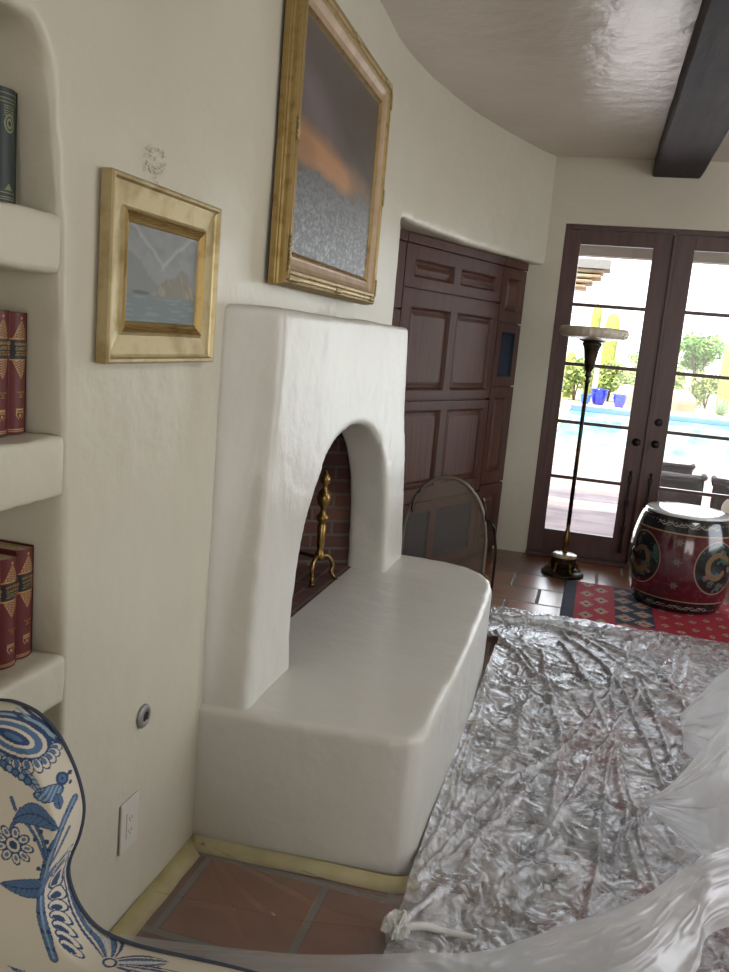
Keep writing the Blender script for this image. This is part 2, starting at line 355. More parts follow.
def mix_shader(name, build):
    m = bpy.data.materials.new(name); m.use_nodes = True; n = m.node_tree; n.nodes.remove(n.nodes['Principled BSDF'])
    out = n.nodes['Material Output']; n.links.new(build(n), out.inputs[0]); return m
def glass_build(n):
    t = n.nodes.new('ShaderNodeBsdfTransparent'); g = n.nodes.new('ShaderNodeBsdfGlossy'); g.inputs['Roughness'].default_value = .02
    t.inputs[0].default_value = (.96, .97, .97, 1)
    fr = n.nodes.new('ShaderNodeFresnel'); fr.inputs[0].default_value = 1.45; mx = n.nodes.new('ShaderNodeMixShader')
    n.links.new(fr.outputs[0], mx.inputs[0]); n.links.new(t.outputs[0], mx.inputs[1]); n.links.new(g.outputs[0], mx.inputs[2]); return mx.outputs[0]
M_glass = mix_shader('window_glass', glass_build)
def film_build(white, gloss, rough, bump_s=0, bump_scale=60, attr=False, vary=False):
    def f(n):
        L = n.links.new
        t = n.nodes.new('ShaderNodeBsdfTransparent'); d = n.nodes.new('ShaderNodeBsdfDiffuse'); tr = n.nodes.new('ShaderNodeBsdfTranslucent')
        g = n.nodes.new('ShaderNodeBsdfGlossy'); g.inputs['Roughness'].default_value = rough; g.inputs[0].default_value = (.95, .96, 1, 1)
        d.inputs[0].default_value = (.93, .94, .96, 1); tr.inputs[0].default_value = (.93, .94, .96, 1)
        dd = n.nodes.new('ShaderNodeMixShader'); dd.inputs[0].default_value = .4; L(d.outputs[0], dd.inputs[1]); L(tr.outputs[0], dd.inputs[2])
        a = n.nodes.new('ShaderNodeMixShader'); a.inputs[0].default_value = white; L(t.outputs[0], a.inputs[1]); L(dd.outputs[0], a.inputs[2])
        if vary:
            tv = n.nodes.new('ShaderNodeTexCoord'); nv = n.nodes.new('ShaderNodeTexNoise'); nv.inputs['Scale'].default_value = 9; nv.inputs['Detail'].default_value = 6; nv.inputs['Roughness'].default_value = .7; nv.inputs['Distortion'].default_value = .8
            L(tv.outputs['Object'], nv.inputs['Vector']); mv = n.nodes.new('ShaderNodeMapRange'); L(nv.outputs[0], mv.inputs[0])
            mv.inputs[1].default_value = .40; mv.inputs[2].default_value = .62; mv.inputs[3].default_value = .26; mv.inputs[4].default_value = .80; L(mv.outputs[0], a.inputs[0])
        if attr:
            at = n.nodes.new('ShaderNodeAttribute'); at.attribute_name = 'pattern'
            ml = n.nodes.new('ShaderNodeMath'); ml.operation = 'MULTIPLY'; ml.inputs[1].default_value = white; L(at.outputs['Fac'], ml.inputs[0]); L(ml.outputs[0], a.inputs[0])
        fr = n.nodes.new('ShaderNodeLayerWeight'); fr.inputs[0].default_value = gloss
        mul = n.nodes.new('ShaderNodeMath'); mul.operation = 'MULTIPLY_ADD'; mul.inputs[1].default_value = .85; mul.inputs[2].default_value = .06; L(fr.outputs['Fresnel'], mul.inputs[0])
        mx = n.nodes.new('ShaderNodeMixShader'); L(mul.outputs[0], mx.inputs[0]); L(a.outputs[0], mx.inputs[1]); L(g.outputs[0], mx.inputs[2])
        if bump_s:
            tc = n.nodes.new('ShaderNodeTexCoord'); nz = n.nodes.new('ShaderNodeTexNoise'); nz.inputs['Scale'].default_value = bump_scale; nz.inputs['Detail'].default_value = 4
            nz.inputs['Distortion'].default_value = 1.0
            L(tc.outputs['Object'], nz.inputs['Vector']); b = n.nodes.new('ShaderNodeBump'); b.inputs['Strength'].default_value = bump_s; b.inputs['Distance'].default_value = .004
            L(nz.outputs[0], b.inputs['Height'])
            for s in (d, tr, g, fr): L(b.outputs[0], s.inputs['Normal'])
        return mx.outputs[0]
    return f
M_film = mix_shader('clear_plastic_film', film_build(.5, .5, .08, .7, 110, False, True))
M_film2 = mix_shader('clear_plastic_film_smooth', film_build(.78, .2, .3, .15, 14, True))
M_film3 = mix_shader('clear_plastic_film_thin', film_build(.05, .15, .1, .4, 20))
def wiremesh(n):
    t = n.nodes.new('ShaderNodeBsdfTransparent'); d = n.nodes.new('ShaderNodeBsdfPrincipled'); d.inputs['Base Color'].default_value = (.19, .155, .125, 1)
    d.inputs['Roughness'].default_value = .5; d.inputs['Metallic'].default_value = .5
    mx = n.nodes.new('ShaderNodeMixShader'); mx.inputs[0].default_value = .5; n.links.new(t.outputs[0], mx.inputs[1]); n.links.new(d.outputs[0], mx.inputs[2]); return mx.outputs[0]
M_wire = mix_shader('fine_wire_mesh', wiremesh)
M_water = mat('pool_water', rgb(120, 205, 214), .06, noise=(1.2, 3, rgb(190, 232, 236), .35, .65), bump=(2.5, .25, .03), map_scale=(1, .3, 1))

# ------------------------------------------------------------------ room shell
CEIL = 2.913
curve = [(-1.006, -0.1), (-1.006, 1.2), (-1.006, 2.0), (-1.012, 2.3), (-1.035, 2.8), (-1.062, 3.3), (-1.08, 3.7), (-1.093, 4.1), (-1.088, 4.4),
         (-1.058, 4.72), (-1.0, 5.03), (-.9, 5.48), (-.767, 5.9), (-.606, 6.34), (-.478, 6.60), (-.35, 6.80)]
wl = prism_bm([(p[0], p[1]) for p in curve]+[(-2.3, 6.8), (-2.3, -.1)], -.1, 3.05)
n1 = prism_bm([(.35, .12), (1.51, .12), (1.497, .8), (1.478, 1.3), (1.447, 1.72), (1.405, 1.98), (1.37, 2.03), (.35, 2.05)], -1.30, -.8, 'x')
n3 = bmesh.new(); add_box(n3, -1.62, -.8, 2.42, 4.0, .2, 1.45)
n2 = prism_bm([(-1.2, 4.47), (.5, 4.47), (.5, 6.95), (-2.2, 6.95), (-2.2, 4.47)], -.3, 2.155)
struct(adobe('wall_left', wl, [n1, n2, n3], .019, 4, M_wall, lump=.005))
def shelf(z0, z1, label, y1=1.5):
    bm = bmesh.new(); add_box(bm, -1.33, -1.008, .30, y1, z0, z1)
    o = adobe('plaster_shelf', bm, [], .011, 3, M_wall, lump=.004, lump_size=.08); tag(o, label, 'shelf', 'plaster niche shelves'); return o
shelf(1.609, 1.721, 'thick plaster niche shelf holding the dark green book, topmost', 1.462)
shelf(1.177, 1.298, 'thick plaster niche shelf in the middle, level with the small gold frame base', 1.49)
shelf(.725, .831, 'thick plaster niche shelf lowest, just above the blue armchair wing', 1.508)
struct(box('wall_left', -1.3, -1.006, -2.6, 0, 0, 3, M_wall))
bm = bmesh.new()
add_box(bm, -2.4, -.378, 6.555, 6.85, 0, 3.05); add_box(bm, -.378, 1.152, 6.555, 6.85, 2.458, 3.05); add_box(bm, 1.152, 4.3, 6.555, 6.85, 0, 3.05)
struct(bm_obj('wall_back', bm, M_wall))
bm = bmesh.new()
add_box(bm, 4.05, 4.3, -2.6, 6.85, 0, .7); add_box(bm, 4.05, 4.3, -2.6, 6.85, 2.5, 3.05)
add_box(bm, 4.05, 4.3, -2.6, 2.65, .7, 2.5); add_box(bm, 4.05, 4.3, 5.4, 6.85, .7, 2.5)
struct(bm_obj('wall_right', bm, M_wall))
bm = bmesh.new()
add_box(bm, -1.3, 4.3, -2.6, -2.4, 0, .6); add_box(bm, -1.3, 4.3, -2.6, -2.4, 2.35, 3.05); add_box(bm, -1.3, .3, -2.6, -2.4, .6, 2.35); add_box(bm, 2.9, 4.3, -2.6, -2.4, .6, 2.35)
struct(bm_obj('wall_rear', bm, M_wall))
struct(box('ceiling', -2.4, 4.3, -2.6, 6.85, CEIL, 3.1, M_ceil))
struct(box('floor', -2.4, 4.3, -2.6, 6.85, -.1, 0, M_tile))
# beam
bm = bmesh.new()
n = 90; ring = []
for i in range(n+1):
    y = -2.4+i*(6.57+2.4)/n
    cx = .33+(6.6-y)*.0065; w = .16; zb = 2.797
    j = [(fbm(np.array(y*3+k*9.1), np.array(k*3.3), 4)-.5)*.012 for k in range(5)]
    ring.append([bm.verts.new(v) for v in ((cx-w+j[0], y, CEIL+.02), (cx-w+j[1], y, zb+.012+j[2]*.5), (cx-w+.012+j[1], y, zb+j[2]*.5), (cx+w-.012+j[3], y, zb+j[4]*.5), (cx+w+j[3], y, zb+.012+j[4]*.5), (cx+w, y, CEIL+.02))])
for a, b in zip(ring[:-1], ring[1:]):
    for k in range(6): bm.faces.new((a[k], a[(k+1) % 6], b[(k+1) % 6], b[k]))
bm.faces.new(ring[0]); bm.faces.new(ring[-1][::-1])
tag(bm_obj('ceiling_beam', bm, M_beam), 'broad dark weathered timber beam running along the ceiling', 'beam')

# ------------------------------------------------------------------ garden doors
struct(box('trim_1', -.378, -.335, 6.59, 6.68, 0, 2.458, M_door, bev=.003), 'dark wooden jamb left of the garden doors')
struct(box('trim_2', 1.105, 1.152, 6.575, 6.68, 0, 2.458, M_door, bev=.003))
struct(box('trim_3', -.335, 1.105, 6.575, 6.68, 2.425, 2.458, M_door, bev=.003), 'dark wooden head frame above the garden doors')
struct(box('trim_4', -.378, 1.152, 6.52, 6.72, 0, .028, M_door, bev=.006), 'dark wooden threshold under the garden doors')
ZM = [2.324, 1.896, 1.464, 1.035, .616, .204]
def door_leaf(name, x0, x1, g0, g1, label):
    t = bpy.data.objects.new(name, None); COL.objects.link(t); t.location = ((x0+x1)/2, 6.6, 0); struct(t, label)
    ox, oy = (x0+x1)/2, 6.6
    def B(nm, a, b, c, d, e, f_, m, bev=.003): return box(nm, a-ox, b-ox, c-oy, d-oy, e, f_, m, t, bev)
    B('stile', x0, g0, 6.6, 6.645, .03, 2.422, M_door); B('stile', g1, x1, 6.6, 6.645, .03, 2.422, M_door)
    B('rail', g0, g1, 6.6, 6.645, 2.324, 2.422, M_door); B('rail', g0, g1, 6.6, 6.645, .03, .204, M_door)
    for z in ZM[1:-1]: B('muntin', g0, g1, 6.602, 6.643, z-.0125, z+.0125, M_door)
    for a, b in zip(ZM[1:], ZM[:-1]): B('glass_pane', g0, g1, 6.62, 6.625, a, b, M_glass, 0)
    return t, ox, oy
d1, ox1, oy1 = door_leaf('door_1', -.336, .382, -.261, .247, 'left dark wooden glazed garden door behind the floor lamp')
d2, ox2, oy2 = door_leaf('door_2', .386, 1.10, .524, 1.032, 'right dark wooden glazed garden door behind the drum stool')
box('astragal', .372-ox2, .402-ox2, -.018, 0, .03, 2.42, M_door, d2, .006, 3)
def knob(t, ox, x, z, nm='door_knob', r=.026):
    V, F = lathe_data([(r*1.1, 0), (r*1.1, .006), (r*.45, .01), (r*.45, .025), (r*.9, .032), (r, .042), (r*.7, .052), (.001, .055)], 20)
    V = [(x-ox+v[0], -v[2], z+v[1]) for v in V]; return mesh_obj(nm, V, F, M_iron, t)
knob(d1, ox1, .318, .94); knob(d2, ox2, .452, .94)
V, F = lathe_data([(.027, 0), (.027, .008), (.018, .014), (.001, .015)], 20)
mesh_obj('deadbolt', [(.454-ox2+v[0], -v[2], 1.10+v[1]) for v in V], F, M_iron, d2)
for t, ox, x in ((d1, ox1, .311), (d2, ox2, .455)):
    b = tube('surface_bolt', [(x-ox, -.012, .1), (x-ox, -.012, .70)], .006, M_iron, t)
    for z in (.12, .28, .48, .66): box('bolt_bracket', x-ox-.014, x-ox+.014, -.02, 0, z-.025, z+.025, M_iron, b, .003)
    V, F = lathe_data([(.006, 0), (.013, .01), (.006, .025), (.001, .028)], 12, (x-ox, -.012, .70)); mesh_obj('bolt_knob', V, F, M_iron, b)

# ------------------------------------------------------------------ fireplace
FP = thing('fireplace', 'white plaster adobe fireplace with arched opening and raised hearth bench', 'fireplace', (-.7, 3.2, 0))
def sh(o, t=FP):
    o.location = -Vector(t.location); return o
# chimney mass: tapered block
bm = bmesh.new()
lo = [(-1.62, 2.193, .30), (-1.0, 2.193, .30), (-.866, 2.193, .30), (-.866, 4.285, .30), (-1.62, 4.285, .30)]
hi = [(-1.62, 2.197, 1.60), (-1.0, 2.20, 1.60), (-.885, 2.33, 1.60), (-.885, 3.99, 1.60), (-1.62, 4.05, 1.60)]
a = [bm.verts.new(v) for v in lo]; b = [bm.verts.new(v) for v in hi]
bm.faces.new(a[::-1]); bm.faces.new(b)
for i in range(5): bm.faces.new((a[i], a[(i+1) % 5], b[(i+1) % 5], b[i]))
arch = [(2.60, .38), (2.575, .60), (2.60, .80), (2.68, .96), (2.82, 1.09), (2.98, 1.165), (3.18, 1.195), (3.36, 1.182), (3.52, 1.135), (3.66, 1.05), (3.76, .92), (3.82, .76), (3.855, .6), (3.875, .38)]
arch_s = [(v.x, v.y) for v in smooth_curve([(p[0], p[1], 0) for p in arch], 5)]
c1 = prism_bm(arch_s, -1.36, -.5, 'x')
c2 = prism_bm([(-1.06, 2.5), (-1.06, 3.96), (-1.56, 3.75), (-1.56, 2.7)], .2, 1.40)
sh(adobe('chimney_breast', bm, [c1, c2], .0135, 13, M_fire, FP, lump=.006, lump_size=.3))
# hearth bench
pl = [(-1.3, 2.178), (-1.0, 2.18), (-.8, 2.187), (-.6, 2.208), (-.44, 2.222), (-.385, 2.235), (-.355, 2.265), (-.345, 2.32), (-.335, 2.8), (-.338, 3.4), (-.355, 3.9), (-.385, 4.04), (-.44, 4.15), (-.52, 4.225), (-.64, 4.27), (-.87, 4.285), (-1.3, 4.285)]
sh(adobe('hearth_bench', prism_bm(pl, -.08, .437), [], .0125, 5, M_fire, FP, lump=.0025, lump_size=.4))
# brick lining
def quad_strip_uv(name, plan, z0, z1, m, parent):
    bm = bmesh.new(); uvl = bm.loops.layers.uv.new('UVMap'); s = 0
    for (ax, ay), (bx, by) in zip(plan[:-1], plan[1:]):
        L = hypot(bx-ax, by-ay); vs = [bm.verts.new(v) for v in ((ax, ay, z0), (bx, by, z0), (bx, by, z1), (ax, ay, z1))]
        f = bm.faces.new(vs)
        for l, uv in zip(f.loops, ((s, z0), (s+L, z0), (s+L, z1), (s, z1))): l[uvl].uv = uv
        s += L
    vs = [bm.verts.new((x, y, z0)) for x, y in plan]; f = bm.faces.new(vs)
    for l in f.loops: l[uvl].uv = (l.vert.co.y, l.vert.co.x)
    vs = [bm.verts.new((x, y, z1)) for x, y in plan]; f = bm.faces.new(vs)
    for l in f.loops: l[uvl].uv = (l.vert.co.y, l.vert.co.x)
    me = bpy.data.meshes.new(name); bm.to_mesh(me); bm.free(); me.materials.append(m)
    return link(bpy.data.objects.new(name, me), parent)
sh(quad_strip_uv('brick_firebox', [(-1.035, 2.52), (-1.50, 2.75), (-1.50, 3.60), (-1.035, 3.90)], .441, 1.36, M_brick, FP))
# andiron
def andiron(x, y, label):
    t = thing('andiron', label, 'andiron', (x, y, .441), radians(-20), 'andirons in the firebox')
    lathe('baluster', [(.012, .10), (.022, .11), (.022, .13), (.014, .15), (.018, .17), (.020, .26), (.014, .27), (.026, .285), (.030, .30), (.014, .315), (.012, .335), (.028, .36), (.034, .385), (.026, .41), (.012, .425), (.01, .44), (.022, .455), (.024, .475), (.012, .49), (.004, .505), (.001, .51)], M_brass, t, 20)
    for s in (-1, 1):
        o = tube('leg', smooth_curve([(0, 0, .12), (.01, s*.045, .115), (.02, s*.075, .075), (.02, s*.07, .035), (.03, s*.085, .012), (.045, s*.09, .012)], 6), .0095, M_brass, t)
    tube('log_bar', [(0, 0, .11), (-.2, 0, .11), (-.2, 0, .004)], .009, M_iron, t)
    return t
andiron(-1.10, 3.55, 'turned brass andiron with curved legs inside the fireplace arch')
def log(p, q, r, label):
    P = [Vector(p).lerp(Vector(q), i/8) for i in range(9)]
    o = tube('log', P, [r*(.85+.25*random.random()) for _ in P], M_log, None, 12); tag(o, label, 'log', 'charred logs in the fireplace')
log((-1.20, 2.72, .50), (-1.22, 3.32, .50), .055, 'charred log lying in the back of the brick firebox')
log((-1.38, 2.85, .50), (-1.34, 3.22, .50), .045, 'grey ashen log lying at the very back of the firebox, thinner one')

# ------------------------------------------------------------------ masking tape along the base
def strip(name, pts_in, pts_out, label):
    V = []; F = []
    for (a, b) in zip(pts_in, pts_out):
        V += [(a[0], a[1], a[2]), ((a[0]+b[0])/2, (a[1]+b[1])/2, .3*a[2]+.7*b[2]), b]
    for i in range(len(pts_in)-1):
        for k in (0, 1): F.append((i*3+k, i*3+k+1, i*3+k+4, i*3+k+3))
    o = mesh_obj(name, V, F, M_tape); md = o.modifiers.new('s', 'SOLIDIFY'); md.thickness = .0008
    tag(o, label, 'tape', 'masking tape along the plaster base'); return o
ys = np.linspace(.6, 2.165, 30)
strip('masking_tape', [(-1.003, y, .022) for y in ys], [(-.952+.006*random.random(), y-.0 if y < 2.12 else 2.115, .002) for y in ys], 'yellowish masking tape strip at the foot of the left wall')
hp = smooth_curve([(-1.003, 2.175, 0), (-.8, 2.185, 0), (-.6, 2.199, 0), (-.44, 2.206, 0), (-.372, 2.216, 0), (-.337, 2.25, 0), (-.327, 2.35, 0), (-.318, 2.8, 0), (-.32, 3.4, 0), (-.338, 3.9, 0)], 6)
ho = []
for i, p in enumerate(hp):
    t = (hp[min(i+1, len(hp)-1)]-hp[max(i-1, 0)]).normalized(); nrm = Vector((t.y, -t.x, 0)); w = .045 if i < 30 else .02
    ho.append((p.x+nrm.x*w, p.y+nrm.y*w, .003))
strip('masking_tape', [(p.x, p.y, .026) for p in hp], ho, 'yellowish masking tape strip around the foot of the hearth bench')

# ------------------------------------------------------------------ cabinets
CA = radians(69)
def cab_unit(t0, t1, label, group='built-in wooden cabinets'):
    base = Vector((-.59, 6.5, 0)); d = Vector((cos(CA), sin(CA), 0)); c = base+d*((t0+t1)/2)
    t = thing('wall_cabinet', label, 'cabinet', c, CA, group); w = (t1-t0)/2
    box('body', -w+.001, w-.001, .02, .38, 0, 2.13, M_cab, t, .002)
    bm = bmesh.new()
    add_box(bm, -w+.001, w-.001, -.012, .02, 2.095, 2.15, .004)
    bm_obj('top_rail', bm, M_cab, t)
    return t, w
def panel_door(t, x0, x1, z0, z1, cells, st=.062, mats=None, nm='door'):
    """frame-and-panel door: cells = list of (x0,x1,z0,z1) openings"""
    bm = bmesh.new()
    xs = sorted({x0+.002, x1-.002} | {c[0] for c in cells} | {c[1] for c in cells}); zs = sorted({z0+.002, z1-.002} | {c[2] for c in cells} | {c[3] for c in cells})
    for i in range(len(xs)-1):
        for j in range(len(zs)-1):
            mx_, mz = (xs[i]+xs[i+1])/2, (zs[j]+zs[j+1])/2
            if not any(c[0] < mx_ < c[1] and c[2] < mz < c[3] for c in cells): add_box(bm, xs[i], xs[i+1], -.004, .022, zs[j], zs[j+1])
    bmesh.ops.remove_doubles(bm, verts=bm.verts[:], dist=1e-5)
    d = bm_obj(nm, bm, M_cab, t)
    for k, c in enumerate(cells):
        a, b, e, f_ = c; m = M_cabp if mats is None else mats[k]
        # moulding + raised field
        V = []; F = []
        steps = [(0, -.001), (.006, -.006), (.012, .004), (.018, .016), (.024, .016), (.05, .004), (.054, .004)] if m is M_cabp else [(0, -.002), (.008, -.006), (.016, .01), (.018, .012)]
        for ins, y in steps: V += [(a+ins, y, e+ins), (b-ins, y, e+ins), (b-ins, y, f_-ins), (a+ins, y, f_-ins)]
        for i in range(len(steps)-1):
            for q in range(4): F.append((i*4+q, i*4+(q+1) % 4, (i+1)*4+(q+1) % 4, (i+1)*4+q))
        l = (len(steps)-1)*4; F.append((l, l+1, l+2, l+3))
        o = mesh_obj('raised_panel' if m is M_cabp else 'speaker_cloth', V, F, m, d, smooth=False)
        if m is M_speaker: o['label'] = 'dark blue speaker cloth'
    return d
# centre unit
t, w = cab_unit(-1.62, -.412, 'wide central wooden media cabinet with paired raised panels')
P2 = lambda a, b: [(-w+.10, -.04, a, b), (.04, w-.07, a, b)]
panel_door(t, -w, w, 1.842, 2.09, P2(1.905, 2.01)); panel_door(t, -w, w, 1.178, 1.834, P2(1.235, 1.735))
panel_door(t, -w, w, .515, 1.168, P2(.605, 1.11)); panel_door(t, -w, w, .05, .508, P2(.10, .44), mats=[M_speaker, M_speaker])
for (t0, t1, lab) in ((-.408, -.05, 'narrow wooden cabinet column beside the garden doors with blue speaker cloth'), (-1.985, -1.624, 'narrow wooden cabinet column at far left, mostly behind the fireplace')):
    t, w = cab_unit(t0, t1, lab)
    i = .075
    panel_door(t, -w, w, 1.716, 2.09, [(-w+i, w-i, 1.79, 2.02)]); panel_door(t, -w, w, 1.268, 1.708, [(-w+i, w-i, 1.33, 1.65)], mats=[M_speaker])
    panel_door(t, -w, w, .555, 1.260, [(-w+i, w-i, .63, 1.185)]); panel_door(t, -w, w, .05, .547, [(-w+i, w-i, .12, .47)])

# ------------------------------------------------------------------ pictures
def sweep_frame(name, y0, y1, z0, z1, prof, m, parent, ox):
    """prof: (inset, x) pairs, x towards the room from the wall plane ox"""
    V = []; F = []
    for ins, x in prof: V += [(ox+x, y0+ins, z0+ins), (ox+x, y1-ins, z0+ins), (ox+x, y1-ins, z1-ins), (ox+x, y0+ins, z1-ins)]
    for i in range(len(prof)-1):
        for q in range(4): F.append((i*4+q, i*4+(q+1) % 4, (i+1)*4+(q+1) % 4, (i+1)*4+q))
    return mesh_obj(name, V, F, m, parent, smooth=False)
# small painting
SP = thing('framed_painting', 'small landscape painting of misty mountains in a wide pale gold frame', 'painting', (-1.003, 1.82, 1.64))
y0, y1, z0, z1 = -.245, .262, -.197, .189
sweep_frame('outer_frame', y0, y1, z0, z1, [(0, 0), (0, .024), (.004, .028), (.010, .028), (.014, .020), (.020, .018), (.060, .014), (.066, .018)], M_gold2, SP, 0)
sweep_frame('inner_moulding', y0+.066, y1-.066, z0+.066, z1-.066, [(0, .018), (.003, .021), (.006, .015), (.009, .019), (.012, .013), (.015, .016), (.018, .010)], M_gold, SP, 0)
sweep_frame('sight_edge', y0+.084, y1-.084, z0+.084, z1-.084, [(-.002, .010), (.004, .013), (.009, .006)], M_gold, SP, 0)
Y, Z = np.meshgrid(np.linspace(y0+.09, y1-.09, 170), np.linspace(z0+.09, z1-.09, 120))
u = (Y-Y.min())/(Y.max()-Y.min()); v = (Z-Z.min())/(Z.max()-Z.min())
nf = fbm(u*9, v*9, 2, 5); C = np.zeros(u.shape+(3,))+np.array([132, 134, 134])/255
C = mixc(C, step(.35, .8, nf)*.6, (108, 112, 112)); C = mixc(C, step(.05, 0, np.abs(v-(.62+abs(u-.48)*.9)-.1*(nf-.5)))*.5, (176, 178, 176))
ml = .35+.38*np.exp(-((u-.05)/.28)**2)+.1*(nf-.5); C = mixc(C, step(0, .03, ml-v)*.8, (112, 116, 114))
mr = .28+.36*np.exp(-((u-.80)/.17)**2)+.18*np.exp(-((u-.5)/.14)**2)+.16*(fbm(u*14, v*3, 8)-.5); C = mixc(C, step(0, .02, mr-v)*.95, (120, 114, 102))
C = mixc(C, step(0, .02, mr-v)*step(.5, .7, fbm(u*30+v*10, v*6, 12)), (150, 142, 122))
C = mixc(C, step(0, .02, .30-v+.02*(nf-.5)), (104, 116, 118)); C = mixc(C, (v < .3)*step(.55, .7, fbm(u*6, v*50, 21))*.6, (134, 144, 142))
C = mixc(C, step(1, .6, ell(u, v, .2, .31, .14, .025)), (78, 86, 84))
grid_obj('canvas', np.full(Y.shape, .009), Y, Z, M_canvas2, SP, C)
# large painting
LP = thing('framed_painting', 'large sunset landscape painting in an ornate gold frame above the mantel', 'painting', (-1.03, 3.1, 2.13), 0)
LP.rotation_euler = (0, 0, radians(2.0))
y0, y1, z0, z1 = -.60, .645, -.455, .468
sweep_frame('outer_frame', y0, y1, z0, z1, [(0, 0), (0, .018), (.002, .022), (.001, .026), (.004, .032), (.004, .044), (.010, .052), (.018, .050), (.022, .056), (.030, .056), (.034, .050), (.038, .055), (.047, .054), (.052, .046)], M_gold, LP, 0)
sweep_frame('cove_liner', y0+.052, y1-.052, z0+.050, z1-.050, [(0, .046), (.006, .040), (.02, .032), (.038, .028), (.044, .030)], M_linen, LP, 0)
sweep_frame('sight_edge', y0+.096, y1-.096, z0+.094, z1-.094, [(0, .030), (.003, .035), (.006, .028), (.010, .033), (.013, .024), (.018, .022)], M_gold, LP, 0)
def ornaments(name, spots, m, parent):
    bm = bmesh.new()
    for (y, z, horiz) in spots:
        for k in range(5):
            d = (k-2)*.013
            for s in (-1, 1):
                r = bmesh.ops.create_icosphere(bm, subdivisions=1, radius=1)
                ang = s*.7
                Mx = Matrix.Translation((.056, y+(d if horiz else 0), z+(0 if horiz else d))) @ Matrix.Rotation(ang+(0 if horiz else pi/2), 4, 'X') @ Matrix.Diagonal((.006, .0035, .016, 1))
                bmesh.ops.transform(bm, matrix=Mx, verts=r['verts'])
    return bm_obj(name, bm, m, parent, True)
iy0, iy1, iz0, iz1 = y0+.025, y1-.025, z0+.025, z1-.025
for nm, sp in (('ribbon_ornament', [(iy0+.04, iz0, True), (iy0+.075, iz0, True), (iy0, iz0+.05, False), (iy0, iz0+.09, False)]), ('ribbon_ornament', [(iy1-.05, iz0, True), (iy1, iz0+.05, False)]),
               ('ribbon_ornament', [(iy1-.05, iz1, True), (iy1-.09, iz1, True), (iy1, iz1-.05, False)]), ('ribbon_ornament', [(iy0+.05, iz1, True), (iy0, iz1-.05, False)]),
               ('ribbon_ornament', [(.02, iz0, True)]), ('ribbon_ornament', [(.02, iz1, True)]), ('ribbon_ornament', [(iy0, 0, False)]), ('ribbon_ornament', [(iy1, 0, False)])):
    ornaments(nm, sp, M_gold2, LP)
Y, Z = np.meshgrid(np.linspace(y0+.112, y1-.112, 300), np.linspace(z0+.11, z1-.11, 220))
u = (Y-Y.min())/(Y.max()-Y.min()); v = (Z-Z.min())/(Z.max()-Z.min())
nf = fbm(u*7, v*7, 31, 5); C = np.zeros(u.shape+(3,))+np.array([74, 62, 56])/255
C = mixc(C, step(1.0, .2, ell(u, v, .15, .70, .42, .17, -.3)+.4*(nf-.5)), (104, 90, 94))
C = mixc(C, step(1.0, .3, ell(u, v, .3, .47, .8, .12, -.05)+.5*(nf-.5)), (172, 120, 74))
C = mixc(C, step(1.0, .5, ell(u, v, .08, .46, .16, .07)+.5*(nf-.5)), (150, 104, 62))
C = mixc(C, step(1.0, .5, ell(u, v, .75, .62, .3, .05, -.3)+.5*(nf-.5))*.8, (60, 50, 46))
hill = .35+.08*u+.03*np.sin(u*7)+.05*(fbm(u*10, v*0, 5)-.5)+.05*np.exp(-((u-.8)/.04)**2)
C = mixc(C, step(0, .01, hill-v), (92, 92, 96)); fl = fbm(u*60, v*90, 6, 3)
C = mixc(C, (v < hill)*step(.5, .75, fl)*step(.45, .1, v+(1-u)*.06)*.8, (168, 170, 174)); C = mixc(C, (v < hill)*step(.5, .2, fl)*.6, (50, 50, 54))  # silvery lower part: window reflection painted into the canvas colour
grid_obj('canvas', np.full(Y.shape, .025), Y, Z, M_canvas, LP, C)
box('backing', 0, .02, y0+.02, y1-.02, z0+.02, z1-.02, M_golddark, LP)

# ------------------------------------------------------------------ wall fittings
GP = thing('gas_valve_plate', 'round worn chrome key valve plate with black square hole on the wall', 'valve plate', (-1.004, 1.842, .549))
V, F = lathe_data([(.031, 0), (.031, .003), (.027, .007), (.014, .009), (.0135, .006), (.001, .006)], 32)
mesh_obj('plate', [(v[2], v[0], v[1]) for v in V], F, M_chrome, GP); box('key_hole', .0055, .0098, -.0095, .0095, -.0095, .0095, M_black, GP)
OP = thing('wall_outlet', 'white double power outlet low on the left wall', 'outlet', (-1.004, 1.788, .283))
box('cover_plate', 0, .006, -.042, .042, -.068, .068, M_plate, OP, .0025); r_ = box('receptacle', .005, .008, -.018, .018, -.035, .035, M_plate, OP, .001)
for z in (-.017, .017):
    box('slot', .0078, .0084, -.008, -.006, z-.004, z+.004, M_slot, r_); box('slot', .0078, .0084, .004, .006, z-.004, z+.004, M_slot, r_); box('slot', .0078, .0084, -.002, .001, z-.011, z-.008, M_slot, r_)
# paint blisters on the wall over the small picture
V = []; F = []
for k in range(70):
    a = random.random()*2*pi; rr = .5+.5*random.random()
    yy = 1.79+.045*cos(a)*rr*(1+.3*random.random()); zz = 1.888+.032*sin(a)*rr-.02*(random.random() < .2)
    s = .0015+.0022*random.random(); b = len(V)
    for i in range(5):
        V.append((-1.004, yy+s*cos(i*1.257)*1.4, zz+s*sin(i*1.257)))
    V.append((-1.004+s*1.3, yy, zz)); F += [(b+i, b+(i+1) % 5, b+5) for i in range(5)]
o = mesh_obj('paint_blisters', V, F, M_wall); tag(o, 'cluster of small paint blisters on the wall above the small painting', 'paint blister', None, 'stuff')

